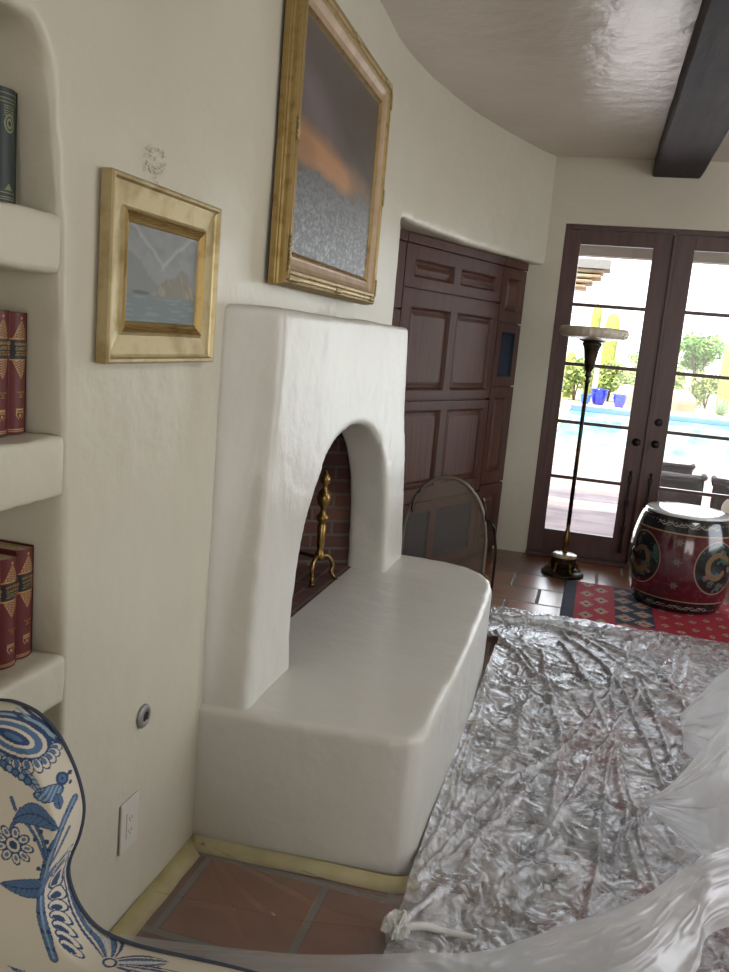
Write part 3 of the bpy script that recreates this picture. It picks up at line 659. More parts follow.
# ------------------------------------------------------------------ books
def text_mesh(body, size):
    cu = bpy.data.curves.new('lettering', 'FONT'); cu.body = body; cu.size = size; cu.align_x = 'CENTER'; cu.align_y = 'CENTER'; cu.extrude = .0001; cu.resolution_u = 2; cu.space_line = 1.0
    o = bpy.data.objects.new('t', cu); COL.objects.link(o); bpy.context.view_layer.update()
    me = bpy.data.meshes.new_from_object(o.evaluated_get(bpy.context.evaluated_depsgraph_get())); bpy.data.objects.remove(o, do_unlink=True)
    me.materials.clear(); me.materials.append(M_gilt); return me
T1 = text_mesh('HARVARD\nCLASSICS', .0085); T2 = text_mesh('THE FIVE FOOT\nSHELF OF BOOKS', .0046); T3 = text_mesh('FOLKLORE\nAND\nFABLE', .0045)
def book(y0, y1, z, h, xs, depth, label, group, kind='red', rx=0):
    w = y1-y0; t = thing('book', label, 'book', (xs, (y0+y1)/2, z), 0, group)
    if rx: t.rotation_euler = (rx, 0, 0)
    hw = w/2-.0012
    th, Z = np.meshgrid(np.linspace(-1, 1, 60), np.linspace(0, h, 260)); Yg = th*hw; X = -.010*(np.abs(th)**2.2)
    vv = Z/h; uu = np.abs(Yg)
    if kind == 'red':
        C = np.zeros(Z.shape+(3,))+np.array([90, 24, 25])/255; gold = (176, 142, 88)
        C = mixc(C, (np.abs(vv-.70) < .075), (22, 24, 26))
        for (cz, s) in ((.78, 1), (.62, -1)):
            q = (vv-cz)*s; wd = .020*np.clip(1-q/.155, 0, 1)**.8
            inside = (q > 0) & (q < .155) & (uu < wd)
            pt = np.abs(np.sin(Yg*900)*np.cos(Z*650+np.sin(Yg*400)*1.2)) < .3
            C = mixc(C, inside & (pt | (np.abs(uu-wd) < .0013)), gold)
        for zz in (.025, .04, .785, .615): C = mixc(C, (np.abs(vv-zz) < .0028), gold)
        shd = (np.abs(vv-.17) < .045) & (uu < .010*(np.clip((vv-.12)/.04, 0, 1))**.6+.0005)
        edge = shd & ((uu > .010*(np.clip((vv-.12)/.04, 0, 1))**.6-.0012) | (vv > .208) | ((np.sin(Z*1500) > 0) & (vv > .175)) | (ell(Yg, Z, 0, .155*h, .003, .003) < 1))
        C = mixc(C, edge, gold)
        C = mixc(C, ell(Yg, Z, 0, .955*h, .003, .0028) < 1, gold)
        cover = (90, 24, 25)
    else:
        C = np.zeros(Z.shape+(3,))+np.array([22, 38, 34])/255; gold = (120, 124, 84)
        for zz in (.04, .06, .10, .88, .91, .95): C = mixc(C, np.abs(vv-zz) < .004, gold)
        e = ell(Yg, Z, 0, .70*h, .011, .014); C = mixc(C, (np.abs(e-1) < .12) | (np.abs(e-.5) < .15), gold)
        C = mixc(C, (np.abs(vv-.80) < .05) & (np.sin(Z*1600) > .4) & (np.abs(np.sin(Yg*700)) > .4) & (uu < .014), gold)
        C = mixc(C, (np.abs(vv-.15) < .03) & (uu < .01*(1-(vv-.12)*15)), gold); cover = (22, 38, 34)
    grid_obj('spine', X, Yg, Z, M_book, t, C)
    bm = bmesh.new()
    for s in (-1, 1): add_box(bm, -depth, -.008, s*hw-.0012, s*hw+.0012, 0, h)
    me_o = bm_obj('cover_boards', bm, M_book, t); set_col(me_o.data, np.tile(np.array(cover)/255, (len(me_o.data.vertices), 1)))
    box('pages', -depth+.005, -.010, -hw+.0012, hw-.0012, .004, h-.004, M_page, t)
    if kind == 'red':
        R = Matrix(((0, 0, 1, 0), (1, 0, 0, 0), (0, 1, 0, 0), (0, 0, 0, 1)))
        for me, zz in ((T1, .725), (T2, .665), (T3, .33)):
            o = bpy.data.objects.new('spine_title', me); link(o, t); o.matrix_local = Matrix.Translation((.0006, 0, zz*h)) @ R
    return t
G1, G2 = 'red gilt books on the middle niche shelf', 'red gilt books on the lowest niche shelf'
book(1.405, 1.4585, 1.300, .233, -1.073, .15, 'red gilt-spined book at the right end of the middle niche shelf', G1)
book(1.350, 1.4035, 1.300, .235, -1.071, .15, 'red gilt-spined book left of the right-end one, middle niche shelf', G1)
book(1.4275, 1.484, .833, .232, -1.066, .15, 'red gilt-spined book at the right end of the lowest niche shelf', G2)
book(1.372, 1.4255, .833, .226, -1.060, .15, 'second red gilt-spined book from the right, lowest niche shelf', G2)
book(1.316, 1.3695, .833, .226, -1.056, .15, 'third red gilt book from the right, cut by photo edge, lowest shelf', G2)
book(1.345, 1.405, 1.723, .196, -1.062, .14, 'dark green book alone on the topmost niche shelf', None, 'green')

# ------------------------------------------------------------------ floor lamp
LM = thing('floor_lamp', 'bronze torchiere floor lamp with ribbed alabaster bowl by the glass doors', 'floor lamp', (-.08, 6.08, 0))
lathe('base', [(.145, 0), (.15, .012), (.14, .022), (.118, .030), (.105, .036), (.085, .044), (.082, .05), (.001, .05)], M_bronze, LM, 40)
lathe('drum', [(.078, .05), (.086, .065), (.088, .10), (.084, .112), (.09, .118), (.088, .128)], M_bronze, LM, 48, mod=lambda a, z: 1+.05*abs(sin(a*5)))
lathe('onyx_top', [(.088, .128), (.09, .14), (.082, .148), (.03, .151), (.001, .151)], M_onyx, LM, 40)
for k in range(6):
    a = k*pi/3; tube('foot_scroll', smooth_curve([(.07*cos(a), .07*sin(a), .10), (.098*cos(a), .098*sin(a), .085), (.10*cos(a), .10*sin(a), .055), (.122*cos(a), .122*sin(a), .034)], 5), .008, M_brass, LM)
lathe('lower_knop', [(.012, .15), (.02, .16), (.012, .175), (.014, .19), (.024, .215), (.026, .26), (.018, .31), (.011, .34), (.016, .352), (.010, .365)], M_brass, LM, 20)
lathe('pole', [(.0145, .36), (.0135, 1.36)], M_bronze, LM, 16)
lathe('upper_stem', [(.0105, 1.35), (.022, 1.36), (.012, 1.375), (.013, 1.39), (.026, 1.40), (.018, 1.412), (.018, 1.43), (.03, 1.45), (.036, 1.50), (.048, 1.58), (.06, 1.61), (.062, 1.622), (.05, 1.626)], M_bronze, LM, 24, mod=lambda a, z: 1+(.05*cos(a*8) if z > 1.44 else 0))
lathe('bowl_holder', [(.05, 1.622), (.085, 1.634), (.09, 1.640), (.115, 1.648), (.14, 1.655)], M_bronze, LM, 32)
V, F = lathe_data([(.03, 1.630), (.13, 1.648), (.195, 1.656), (.214, 1.664), (.224, 1.68), (.226, 1.695), (.222, 1.712), (.214, 1.722), (.206, 1.724), (.204, 1.712), (.19, 1.69), (.10, 1.668), (.001, 1.665)], 96, mod=lambda a, z: 1+.022*cos(a*30))
mesh_obj('glass_bowl', V, F, M_alab, LM)

# ------------------------------------------------------------------ drum stool
def stool_paint(a, z, H):
    v = z/H; C = np.zeros(a.shape+(3,))+np.array([78, 24, 34])/255; s = a*.31   # arc length in metres
    nz = fbm(s*60, z*60, 40, 3)
    C = mixc(C, step(.62, .66, nz)*.45, (112, 60, 60))
    for c in range(4):
        ac = (c+.5)*pi/2; sc = ac*.31; d = (s-sc+pi*.31) % (2*pi*.31)-pi*.31; zc = z-H*.52
        # medallion on c; floral sprays between
        e = np.hypot(d/.145, zc/.165); C = mixc(C, step(1.03, 1.0, e), (150, 134, 112)); C = mixc(C, step(.985, .96, e), (20, 30, 34))
        n2 = fbm(d*28+c*3, zc*28, 44, 3); C = mixc(C, (e < .93)*step(.60, .64, n2), (60, 84, 74))
        t = np.linspace(0, 1, 22); px = .085*np.cos(t*5.2+.6+c)*(1-.45*t); pz = .095*np.sin(t*5.2+.6+c)*(1-.45*t)
        ds = seg_d(d, zc, list(zip(px, pz))); body = (e < .95)*step(.017, .014, ds); C = mixc(C, body, (118, 96, 68)); C = mixc(C, body*(np.sin(ds*900+np.arctan2(zc, d)*40) > .3), (104, 76, 56))
        for k in range(6):
            fx, fz = .09*cos(k*1.3+c), .10*sin(k*1.9+c*2); q = ell(d, zc, fx, fz, .02, .014, k); C = mixc(C, (e < .9)*(q < 1), (112, 88, 82) if k % 2 else (66, 84, 72))
        d2 = (s-(sc+pi/4*.31)+pi*.31) % (2*pi*.31)-pi*.31
        for zz in (-.13, 0.02, .14):
            pol = np.arctan2(zc-zz, d2); rr = np.hypot(d2, zc-zz); C = mixc(C, rr < .030*(.75+.25*np.cos(pol*6)), (58, 78, 66)); C = mixc(C, rr < .020*(.75+.25*np.cos(pol*5)), (116, 102, 88)); C = mixc(C, rr < .007, (120, 60, 52))
    for b0, b1 in ((.0, .13), (.845, 1.0)):
        band = (v >= b0) & (v <= b1); C = mixc(C, band, (16, 24, 34)); zz = (b0+b1)/2*H
        C = mixc(C, band & (np.abs(z-zz-.009*np.sin(s*75)) < .0035) & (np.sin(s*14) > -.3), (150, 140, 128))
        C = mixc(C, band & (np.abs(z-zz+.009*np.sin(s*75+1)) < .0025) & (np.sin(s*14) > -.3), (130, 120, 110))
    C = mixc(C, np.abs(v-.84) < .006, (150, 130, 90)); C = mixc(C, np.abs(v-.135) < .006, (150, 130, 90))
    for zz in (.945, .05): C = mixc(C, ell((s % .03)-.015, z, 0, zz*H, .006, .006) < 1, (104, 96, 84))
    return C
H = .60
ST = thing('garden_stool', 'red and black porcelain drum stool with dragon medallions and white top', 'stool', (.655, 5.76, .012), radians(-100))
zz = np.linspace(0, H, 230)
rad_ = .262+(.325-.262)*np.sin(np.clip(zz/H, 0, 1)*pi)**.75-.004*(zz > H-.015)
A, Zg = np.meshgrid(np.linspace(0, 2*pi, 620, endpoint=False), zz); Rg = np.repeat(rad_[:, None], A.shape[1], 1)
grid_obj('body', Rg*np.cos(A), Rg*np.sin(A), Zg, M_pat, ST, stool_paint(A, Zg, H), closed_u=True)
lathe('top', [(.262, H-.004), (.262, H+.006), (.25, H+.012), (.16, H+.016), (.001, H+.018)], M_white, ST, 64)
for ang in (radians(-58)+radians(0), radians(122)):
    V, F = lathe_data([(.02, 0), (.022, .008), (.012, .018), (.001, .02)], 16)
    V = [(.318+v[2], v[0], H*.55+v[1]) for v in V]; ca, sa = cos(ang), sin(ang)
    mesh_obj('side_boss', [(v[0]*ca-v[1]*sa, v[0]*sa+v[1]*ca, v[2]) for v in V], F, M_bronze, ST)

# ------------------------------------------------------------------ kilim rug
X, Y = np.meshgrid(np.linspace(-.05, 1.75, 260), np.linspace(1.25, 5.92, 640))
RED, NAV, CRE, PNK = (150, 28, 46), (26, 32, 54), (172, 152, 128), (150, 60, 74)
C = np.zeros(X.shape+(3,))+np.array(RED)/255
C = mixc(C, (X < .03), NAV)
def motif(C, cx0, pitch_y, sx_, sy_, col, col2, ph=0, x0=0, x1=9):
    yy = ((Y+ph) % pitch_y)-pitch_y/2; d = np.abs((X-cx0)/sx_)+np.abs(yy/sy_); m = (X > x0) & (X < x1)
    C = mixc(C, m & (d < 1), col); C = mixc(C, m & (d < .55), col2); C = mixc(C, m & (np.abs(d-1.35) < .13), col); return C
for cx, ph in ((.10, 0), (.19, .11)): C = motif(C, cx, .24, .030, .05, CRE, NAV, ph)
blk = (X > .27) & (X < .50) & ((Y+.1) % 1.3 < .8); C = mixc(C, blk, NAV)
for cx, ph in ((.33, 0), (.44, .06)): C = motif(C, cx, .19, .04, .05, CRE, PNK, ph, .27, .5)
for k, cx in enumerate(np.arange(.56, 1.7, .085)): C = motif(C, cx, .16, .017, .022, CRE, NAV, .08*(k % 2))
inner = (Y < 4.95)
C = mixc(C, inner & (X < .27) & (fbm(X*3, Y*2.2, 70) > .42), NAV); C = mixc(C, inner & (X > .5) & (fbm(X*2.5, Y*1.8, 73) > .56), (52, 44, 66))
C = mixc(C, inner & (X > .27) & (X < .5) & (fbm(X*4, Y*2, 75) > .5), (98, 52, 66))
C = mixc(C, X > 1.68, NAV)
Zr = .006+.0015*vn2(X*20, Y*20, 3)+.004*np.maximum(0, vn2(X*3, Y*3, 8)-.6)
o = grid_obj('kilim_rug', X, Y, Zr, M_rug, None, C); md = o.modifiers.new('s', 'SOLIDIFY'); md.thickness = .005; md.offset = -1
tag(o, 'red and navy patterned kilim rug, mostly under the plastic film', 'rug')

# ------------------------------------------------------------------ plastic sheeting on the floor
FOLDS = [
[(0.19, 3.57), (0.28, 3.07), (0.32, 2.63), (0.34, 2.41)], [(0.24, 3.53), (0.26, 2.99), (0.29, 2.46)], [(0.24, 3.43), (0.19, 2.7), (0.16, 2.24)],
[(-0.03, 4.63), (0.19, 4.24), (0.31, 3.8), (0.38, 3.27), (0.42, 2.96)], [(0.05, 4.67), (0.33, 4.21), (0.51, 3.98), (0.58, 3.89)], [(0.14, 4.55), (0.39, 4.4), (0.55, 4.06)],
[(0.61, 4.81), (0.52, 4.17), (0.55, 3.58)], [(0.68, 5.02), (0.57, 4.07)], [(-0.32, 2.26), (-0.24, 2.77), (-0.11, 3.14), (0.15, 3.48)], [(-0.3, 2.24), (-0.14, 2.81), (0.04, 3.16), (0.24, 3.91)],
[(-0.3, 2.32), (-0.31, 2.74), (-0.3, 3.42), (-0.36, 4.29)], [(-0.28, 2.38), (-0.29, 3.05), (-0.32, 3.88)], [(-0.32, 2.19), (-0.17, 2.48), (-0.02, 2.94)], [(-0.42, 4.68), (-0.03, 4.77), (0.4, 4.78), (0.86, 4.74)],
[(-0.36, 4.45), (-0.14, 3.97), (0.01, 3.8)], [(0.37, 4.1), (0.43, 3.57), (0.46, 3.15)], [(0.04, 2.63), (0.19, 3.27), (0.37, 3.97)], [(-0.08, 2.26), (0.06, 2.7), (0.19, 3.03)],
[(-0.32, 2.03), (-0.22, 2.21), (-0.09, 2.31), (0.08, 2.42)], [(-0.02, 4.47), (0.14, 3.86), (0.19, 3.57)], [(-0.3, 2.17), (-0.02, 2.26), (0.19, 2.42)], [(-0.11, 4.26), (0.04, 3.2), (0.03, 2.51)]]
FINE = [[(-0.94, 2.11), (-0.64, 1.9)], [(-0.94, 2.11), (-0.68, 1.81)], [(-0.9, 2.11), (-0.5, 1.98), (-0.31, 1.98)], [(-0.63, 2.11), (-0.39, 2.07)], [(-0.98, 1.87), (-0.56, 1.91), (-0.36, 1.96)]]
_r = random.Random(21)
for _ in range(26):
    px, py, a_ = _r.uniform(-.3, .75), _r.uniform(2.2, 4.8), _r.choice([1.35, 1.1, 1.8, .5, 2.4])+_r.uniform(-.3, .3); L_ = _r.uniform(.25, .7); b_ = _r.uniform(-.5, .5)
    FOLDS.append([(px+L_*t*cos(a_+b_*t), py+L_*t*sin(a_+b_*t)) for t in (0, .33, .66, 1)])
def crumple(x, y):
    wx = (fbm(x*5, y*5, 50, 3)-.5)*.25; wy = (fbm(x*5, y*5, 57, 3)-.5)*.25; x = x+wx; y = y+wy
    h = 0
    for k, (fq, am, an, stx) in enumerate(((6, .010, .4, 2.2), (13, .008, -.6, 2.0), (26, .0085, .9, 2.4), (31, .0078, -1.1, 2.2), (55, .0055, .2, 1.8), (85, .003, 1.4, 1.5))):
        a = an+(vn2(x*1.5, y*1.5, 90+k)-.5)*2.4
        ca, sa = cos(an), sin(an); u = x*ca+y*sa; v = -x*sa+y*ca
        h = h+am*(1-np.abs(2*vn2(u*fq*1.0+vn2(v*fq*.7, u*2, 33+k)*.8, v*fq/stx, 60+k)-1))
    return h
def film_height(X, Y):
    left = step(-.25, -.42, X)*step(2.35, 2.15, Y)         # taut area by the left wall
    amp = (1-left)*(.7+.6*vn2(X*2, Y*2, 99))+left*.12
    Z = .006+crumple(X, Y)*amp
    ridge = np.zeros(X.shape)
    for k, fl in enumerate(FOLDS):
        d = seg_d(X+.02*(vn2(X*6, Y*6, 201)-.5), Y+.02*(vn2(X*6, Y*6, 202)-.5), fl); w = .007+.008*((k*37) % 10)/10
        ridge = np.maximum(ridge, (.010+.010*((k*53) % 10)/10)*np.exp(-(d/w)**2)+.004*np.exp(-(d/(w*3))**2))
    Z = Z+ridge*(1-left)*step(4.97, 4.85, Y)
    for fl in FINE: d = seg_d(X, Y, fl); Z = Z+.010*np.exp(-(d/.006)**2)
    return Z+left*.02
X, Y = np.meshgrid(np.arange(-.965, 1.25, .0046), np.arange(1.25, 5.03, .0046))
mask = ~((X < -.337) & (Y > 2.155)) | ((Y > 4.36) & (X > -.47))
mask &= Y < 5.0+.03*(vn2(X*6, X*0, 5)-.5)+.03*np.abs(X)*0
Z = film_height(X, Y)
dh = np.clip((X+.335)/.06, 0, 1); Z = Z+.022*(1-dh)*(Y > 2.15)*(Y < 4.2)
Z = np.maximum(Z, .014*(X > -.06))
edge = step(4.9, 5.0, Y); Z = Z*(1-.5*edge)+.006
C0 = None
thin = (X < -.33) & (Y < 2.3)
PS = thing('plastic_sheet', 'crumpled clear plastic film covering the tiles and the rug beside the hearth', 'plastic sheet', (0, 3.2, 0))
sh(grid_obj('crumpled_film', X, Y, Z, M_film, PS, None, mask & ~((X < -.335) & (Y < 2.3))), PS)
sh(grid_obj('taut_film', X, Y, Z, M_film3, PS, None, mask & (X < -.325) & (Y < 2.3)), PS)

def drape(name, A, B, n, m, matl, label, sag=.02, seed=0, amp=.012, cut=None):
    """surface between two edge curves A (far/top) and B (near/bottom)"""
    a = smooth_curve(A, 20); b = smooth_curve(B, 20)
    ta = np.linspace(0, len(a)-1, n); 
    def samp(c, t):
        i = np.minimum(t.astype(int), len(c)-2); f = (t-i)[:, None]; c = np.array([tuple(v) for v in c]); return c[i]*(1-f)+c[i+1]*f
    tb = np.linspace(0, len(b)-1, n); PA = samp(a, ta); PB = samp(b, tb)
    s = np.linspace(0, 1, m)[:, None, None]; P = PA[None]*(1-s)+PB[None]*s
    U, Vv = np.meshgrid(np.linspace(0, 1, n), np.linspace(0, 1, m))
    L = np.hypot(PA[1:, 0]-PA[:-1, 0], PA[1:, 1]-PA[:-1, 1]).sum()
    P[..., 2] += sag*np.sin(Vv*pi)
    k = (1-np.abs(2*vn2(U*L*3+Vv*2.2, Vv*5-U*L*1.5, seed)-1))**2*amp+(1-np.abs(2*vn2(U*L*9+Vv*1.5, Vv*12-U*L*3, seed+3)-1))**3*amp*.35
    P[..., 2] += k; P[..., 1] -= k*.5; P[..., 2] = np.maximum(P[..., 2], .034*(P[..., 0] > -.3)+.02)
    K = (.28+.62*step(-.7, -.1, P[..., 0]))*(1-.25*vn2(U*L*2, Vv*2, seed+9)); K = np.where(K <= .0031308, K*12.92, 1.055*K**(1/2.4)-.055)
    o = grid_obj(name, P[..., 0], P[..., 1], P[..., 2], matl, None, np.repeat(K[..., None], 3, -1)); tag(o, label, 'plastic sheet', 'loose folds of clear plastic sheeting'); return o
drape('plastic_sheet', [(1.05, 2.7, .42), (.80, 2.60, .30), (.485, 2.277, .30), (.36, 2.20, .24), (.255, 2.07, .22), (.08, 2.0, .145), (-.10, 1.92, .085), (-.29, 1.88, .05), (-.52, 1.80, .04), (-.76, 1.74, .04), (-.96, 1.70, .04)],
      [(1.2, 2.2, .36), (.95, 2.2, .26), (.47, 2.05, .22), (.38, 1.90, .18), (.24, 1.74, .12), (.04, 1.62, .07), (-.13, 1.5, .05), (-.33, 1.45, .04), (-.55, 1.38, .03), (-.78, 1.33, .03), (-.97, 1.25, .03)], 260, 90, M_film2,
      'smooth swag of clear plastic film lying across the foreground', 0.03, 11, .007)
# raised corner of film at the right
drape('plastic_sheet', [(.327, 2.914, .04), (.406, 2.90, .138), (.482, 2.90, .276), (.552, 2.90, .412), (.70, 2.92, .58), (.92, 2.95, .66)],
      [(.335, 2.88, .035), (.42, 2.76, .04), (.52, 2.62, .05), (.60, 2.62, .06), (.80, 2.6, .10), (1.05, 2.55, .2)], 150, 110, M_film2,
      'smooth raised corner of clear plastic film rising at the right edge of the photo', .02, 17, .014)
drape('plastic_sheet', [(.47, 3.42, .18), (.53, 3.42, .27), (.60, 3.40, .385), (.75, 3.42, .50), (.95, 3.45, .58)],
      [(.50, 3.38, .05), (.56, 3.30, .05), (.66, 3.2, .06), (.8, 3.15, .10), (1.0, 3.1, .15)], 110, 90, M_film2,
      'smaller raised flap of plastic film behind the raised corner at the right', .02, 23, .02)
# bunched knot of film
bm = bmesh.new(); bmesh.ops.create_icosphere(bm, subdivisions=6, radius=1)
co = np.array([tuple(v.co) for v in bm.verts])
q = (1-np.abs(2*vn3(co*np.array([2.6, 2.6, 1.1])+4, 12)-1))**2*.45+(1-np.abs(2*vn3(co*np.array([6, 6, 2.2]), 15)-1))**2*.22+.5
for v, k in zip(bm.verts, q):
    k = float(k); v.co = Vector((v.co.x*.036*k+.006*v.co.z, v.co.y*.034*k, .03+v.co.z*.046*k))
V, F = tube_data(smooth_curve([(.01, 0, .03), (.06, .03, .03), (.12, .05, .015), (.2, .06, .01)], 8), .010, 8)
vs = [bm.verts.new(v) for v in V]
for f_ in F: bm.faces.new([vs[i] for i in f_])
o = bm_obj('bunched_plastic', bm, M_cotton, None, True); o.location = (-.322, 1.965, .025); tag(o, 'knotted bunch of white plastic film near the hearth bench corner', 'plastic bunch')

# ------------------------------------------------------------------ fire screen
SC = thing('fire_screen', 'arched wire mesh fire screen with brass handles standing behind the hearth', 'fire screen', (-.725, 4.66, 0), radians(2))
def arch_path(w, h, zc, n=40):
    P = [(-w, 0, .015)]; P.append((-w, 0, zc*.6))
    for i in range(n+1):
        a = pi-pi*i/n; P.append((w*cos(a), 0, zc+(h-zc)*sin(a)**.9))
    P += [(w, 0, zc*.6), (w, 0, .015)]; return P
pth = arch_path(.235, .81, .42)
tube('frame', pth, .0105, M_pewter, SC, 8)
V = [(0, 0, .35)]+pth; mesh_obj('mesh_panel', V, [(0, i, i+1) for i in range(1, len(V)-1)]+[(0, len(V)-1, 1)], M_wire, SC, False)
tube('bottom_bar', [(-.235, 0, .02), (.235, 0, .02)], .008, M_bronze, SC, 8)
for sgn in (-1, 1):
    x = sgn*.197+(.035 if sgn < 0 else -.005); z = .665
    tube('handle', smooth_curve([(x-sgn*.0, -.005, z+.05), (x+sgn*.012, -.04, z+.035), (x+sgn*.025, -.05, z), (x+sgn*.03, -.04, z-.045), (x+sgn*.03, -.005, z-.07)], 6), .006, M_bronze, SC, 8)
sp = tube('side_panel_frame', [(.235, 0, .02), (.235, 0, .60), (.27, .03, .55), (.29, .10, .40), (.29, .12, .02)], .008, M_bronze, SC, 8)
tube('foot_loop', smooth_curve([(.235, -.01, .30), (.275, -.03, .26), (.285, -.03, .20), (.25, -.02, .18), (.235, -.01, .24)], 6), .006, M_brass, SC, 8)

# ------------------------------------------------------------------ wing chair
def tri_map():
    # fabric drawing units (u right, v down) <-> chair wing plane (x, z)
    A = np.array([[-.816, .953, 1], [-.714, .918, 1], [-.667, .803, 1], [-.69, .696, 1], [-.635, .615, 1], [-.545, .605, 1], [-.86, .72, 1]]); A[:, 0] *= .9326; A[:, 1] = 1.55-(1.55-A[:, 1])*.9326; U = np.array([[0, 700], [58, 735], [83, 812], [68, 872], [98, 928], [150, 949], [-35, 870]])
    return np.linalg.lstsq(A, U, rcond=None)[0]
TM = tri_map()
def to_uv(x, z): return x*TM[0, 0]+z*TM[1, 0]+TM[2, 0], x*TM[0, 1]+z*TM[1, 1]+TM[2, 1]
CW = (204, 196, 178); BD = (30, 58, 98); BM_ = (72, 104, 140); BL = (136, 158, 176)
def curve2(pts, n=10): return [(v.x, v.y) for v in smooth_curve([(p[0], p[1], 0) for p in pts], n)]
def leaf(C, u, v, a, b, wid, fill, line, curl=.0):
    (ax, ay), (bx, by) = a, b; L = hypot(bx-ax, by-ay); tx, ty = (bx-ax)/L, (by-ay)/L
    s = ((u-ax)*tx+(v-ay)*ty)/L; d = -(u-ax)*ty+(v-ay)*tx; d = d-curl*L*s*(1-s)*4
    w = wid*np.sin(np.clip(s, 0, 1)*pi)**.7; ins = (s > 0) & (s < 1) & (np.abs(d) < w)
    C = mixc(C, ins, fill); C = mixc(C, ins & ((np.abs(np.abs(d)-w) < 1.0) | (np.abs(d) < .8) | (np.sin(s*L*1.1+np.abs(d)*.9) > .93)), line); return C
def fabric(x, z):
    u, v = to_uv(x, z); u0, v0 = u, v
    far = (u < -60) | (u > 330) | (v > 1010) | (v < 660)
    u = np.where(far, ((u+60) % 190)-40, u); v = np.where(far, ((v-660) % 250)+690, v)
    C = np.zeros(u.shape+(3,))+np.array(CW)/255
    # stem
    st = curve2([(84, 812), (66, 835), (50, 862), (42, 890), (37, 920), (38, 945), (50, 985)]); d = seg_d(u, v, st)
    C = mixc(C, d < 5.2, BD); C = mixc(C, d < 4.0, BM_); C = mixc(C, (d < 4.2) & (np.sin(v*.33) > .82), BD); C = mixc(C, (d < 1.0), BL)
    for pts, w in (([(50, 880), (60, 868), (74, 850)], 2.2), ([(44, 868), (40, 850), (28, 828), (18, 822)], 1.8), ([(42, 872), (34, 852), (22, 836), (10, 840), (6, 850)], 1.5), ([(8, 812), (12, 824)], 1.5)):
        d = seg_d(u, v, curve2(pts)); C = mixc(C, d < w, BM_); C = mixc(C, np.abs(d-w) < .6, BD)
    # serrated leaf
    C = leaf(C, u, v, (8, 838), (58, 838), 13, BM_, BD, -.28)
    C = leaf(C, u, v, (-8, 915), (58, 895), 11, BM_, BD, .10)
    # top paisley
    for k, (rx, ry, c) in enumerate(((52, 36, BD), (47, 32, BL), (42, 28, BD), (36, 23, CW), (31, 19, BM_), (22, 12, CW), (17, 8, BD), (10, 3.5, BM_))):
        e = ell(u, v, 14-k*.5, 738+k*.8, rx, ry, .22); C = mixc(C, e < 1, c)
    for k in range(13):
        a = .1+k*.23; cx, cy = 10+50*cos(a), 742+33*sin(a); q = ell(u, v, cx, cy, 6.5, 9, a-pi/2); C = mixc(C, q < 1, BD); C = mixc(C, q < .8, CW); C = mixc(C, ell(u, v, cx-2*cos(a), cy-2*sin(a), 3.2, 5, a-pi/2) < 1, BM_)
    for k in range(9):
        dd = np.abs((v-700)-(u-20)*.55-k*8+24) + np.abs(u-34)*.0; C = mixc(C, (v < 722+.3*u) & (ell(u, v, 38, 714, 50, 17, .45) < 1) & (dd < (2.6 if k % 2 else 1.4)), BD if k % 2 else BL)
    # bird
    q = ell(u, v, 50, 799, 19, 9, -.25); C = mixc(C, q < 1, BD); C = mixc(C, q < .86, BM_); C = mixc(C, (q < .86) & (np.sin(u*1.1+v*.8) > .2), BL)
    q = ell(u, v, 67, 784, 9, 8); C = mixc(C, q < 1, BM_); C = mixc(C, (np.abs(q-.8) < .18) | (q < .25), BD)
    C = leaf(C, u, v, (74, 780), (82, 776), 3, BD, BD); C = leaf(C, u, v, (40, 800), (18, 774), 6, BL, BD); C = leaf(C, u, v, (58, 800), (62, 818), 7, BM_, BD)
    for k in range(5): q = ell(u, v, 0+k*6.5, 776+k*3.2, 5, 5.5); C = mixc(C, q < 1, BD); C = mixc(C, q < .6, BL if k % 2 else BM_)
    # flower left
    for k in range(9):
        a = k*.7; q = ell(u, v, 8+15*cos(a), 866+15*sin(a), 8, 5, a); C = mixc(C, q < 1, BD); C = mixc(C, q < .72, CW); C = mixc(C, q < .4, BM_)
    q = ell(u, v, 8, 866, 9, 10); C = mixc(C, q < 1, BD); C = mixc(C, q < .8, CW); C = mixc(C, q < .5, BD)
    # berries
    for (bx, by) in ((32, 853), (45, 852), (39, 842), (35, 886), (64, 862), (78, 790)): C = mixc(C, ell(u, v, bx, by, 2.2, 3, .5) < 1, BD)
    # large flower at the bottom
    for k in range(9):
        cy = 898+k*9; cx = 68-9*sin(k*.38); q = ell(u, v, cx, cy, 14, 5.2, -.25+.09*k); C = mixc(C, q < 1, BD); C = mixc(C, q < .82, CW); C = mixc(C, ell(u, v, cx-2, cy+1, 8, 2.4, -.25+.09*k) < 1, BD)
    for (a, b, w) in (((100, 972), (76, 905), 13), ((100, 972), (150, 950), 11), ((104, 974), (190, 962), 8)):
        C = leaf(C, u, v, a, b, w, BD, BD); C = leaf(C, u, v, a, b, w*.78, CW, CW); C = leaf(C, u, v, a, b, w*.6, BM_, BD); C = leaf(C, u, v, a, b, w*.22, BL, CW)
    q = ell(u, v, 101, 972, 8, 8); C = mixc(C, q < 1, CW); C = mixc(C, np.abs(q-.7) < .15, BD); C = mixc(C, ((v-708)-(u-60)*.9 < -7) & (q > 5) & (v < 760), BM_) if False else C
    return C
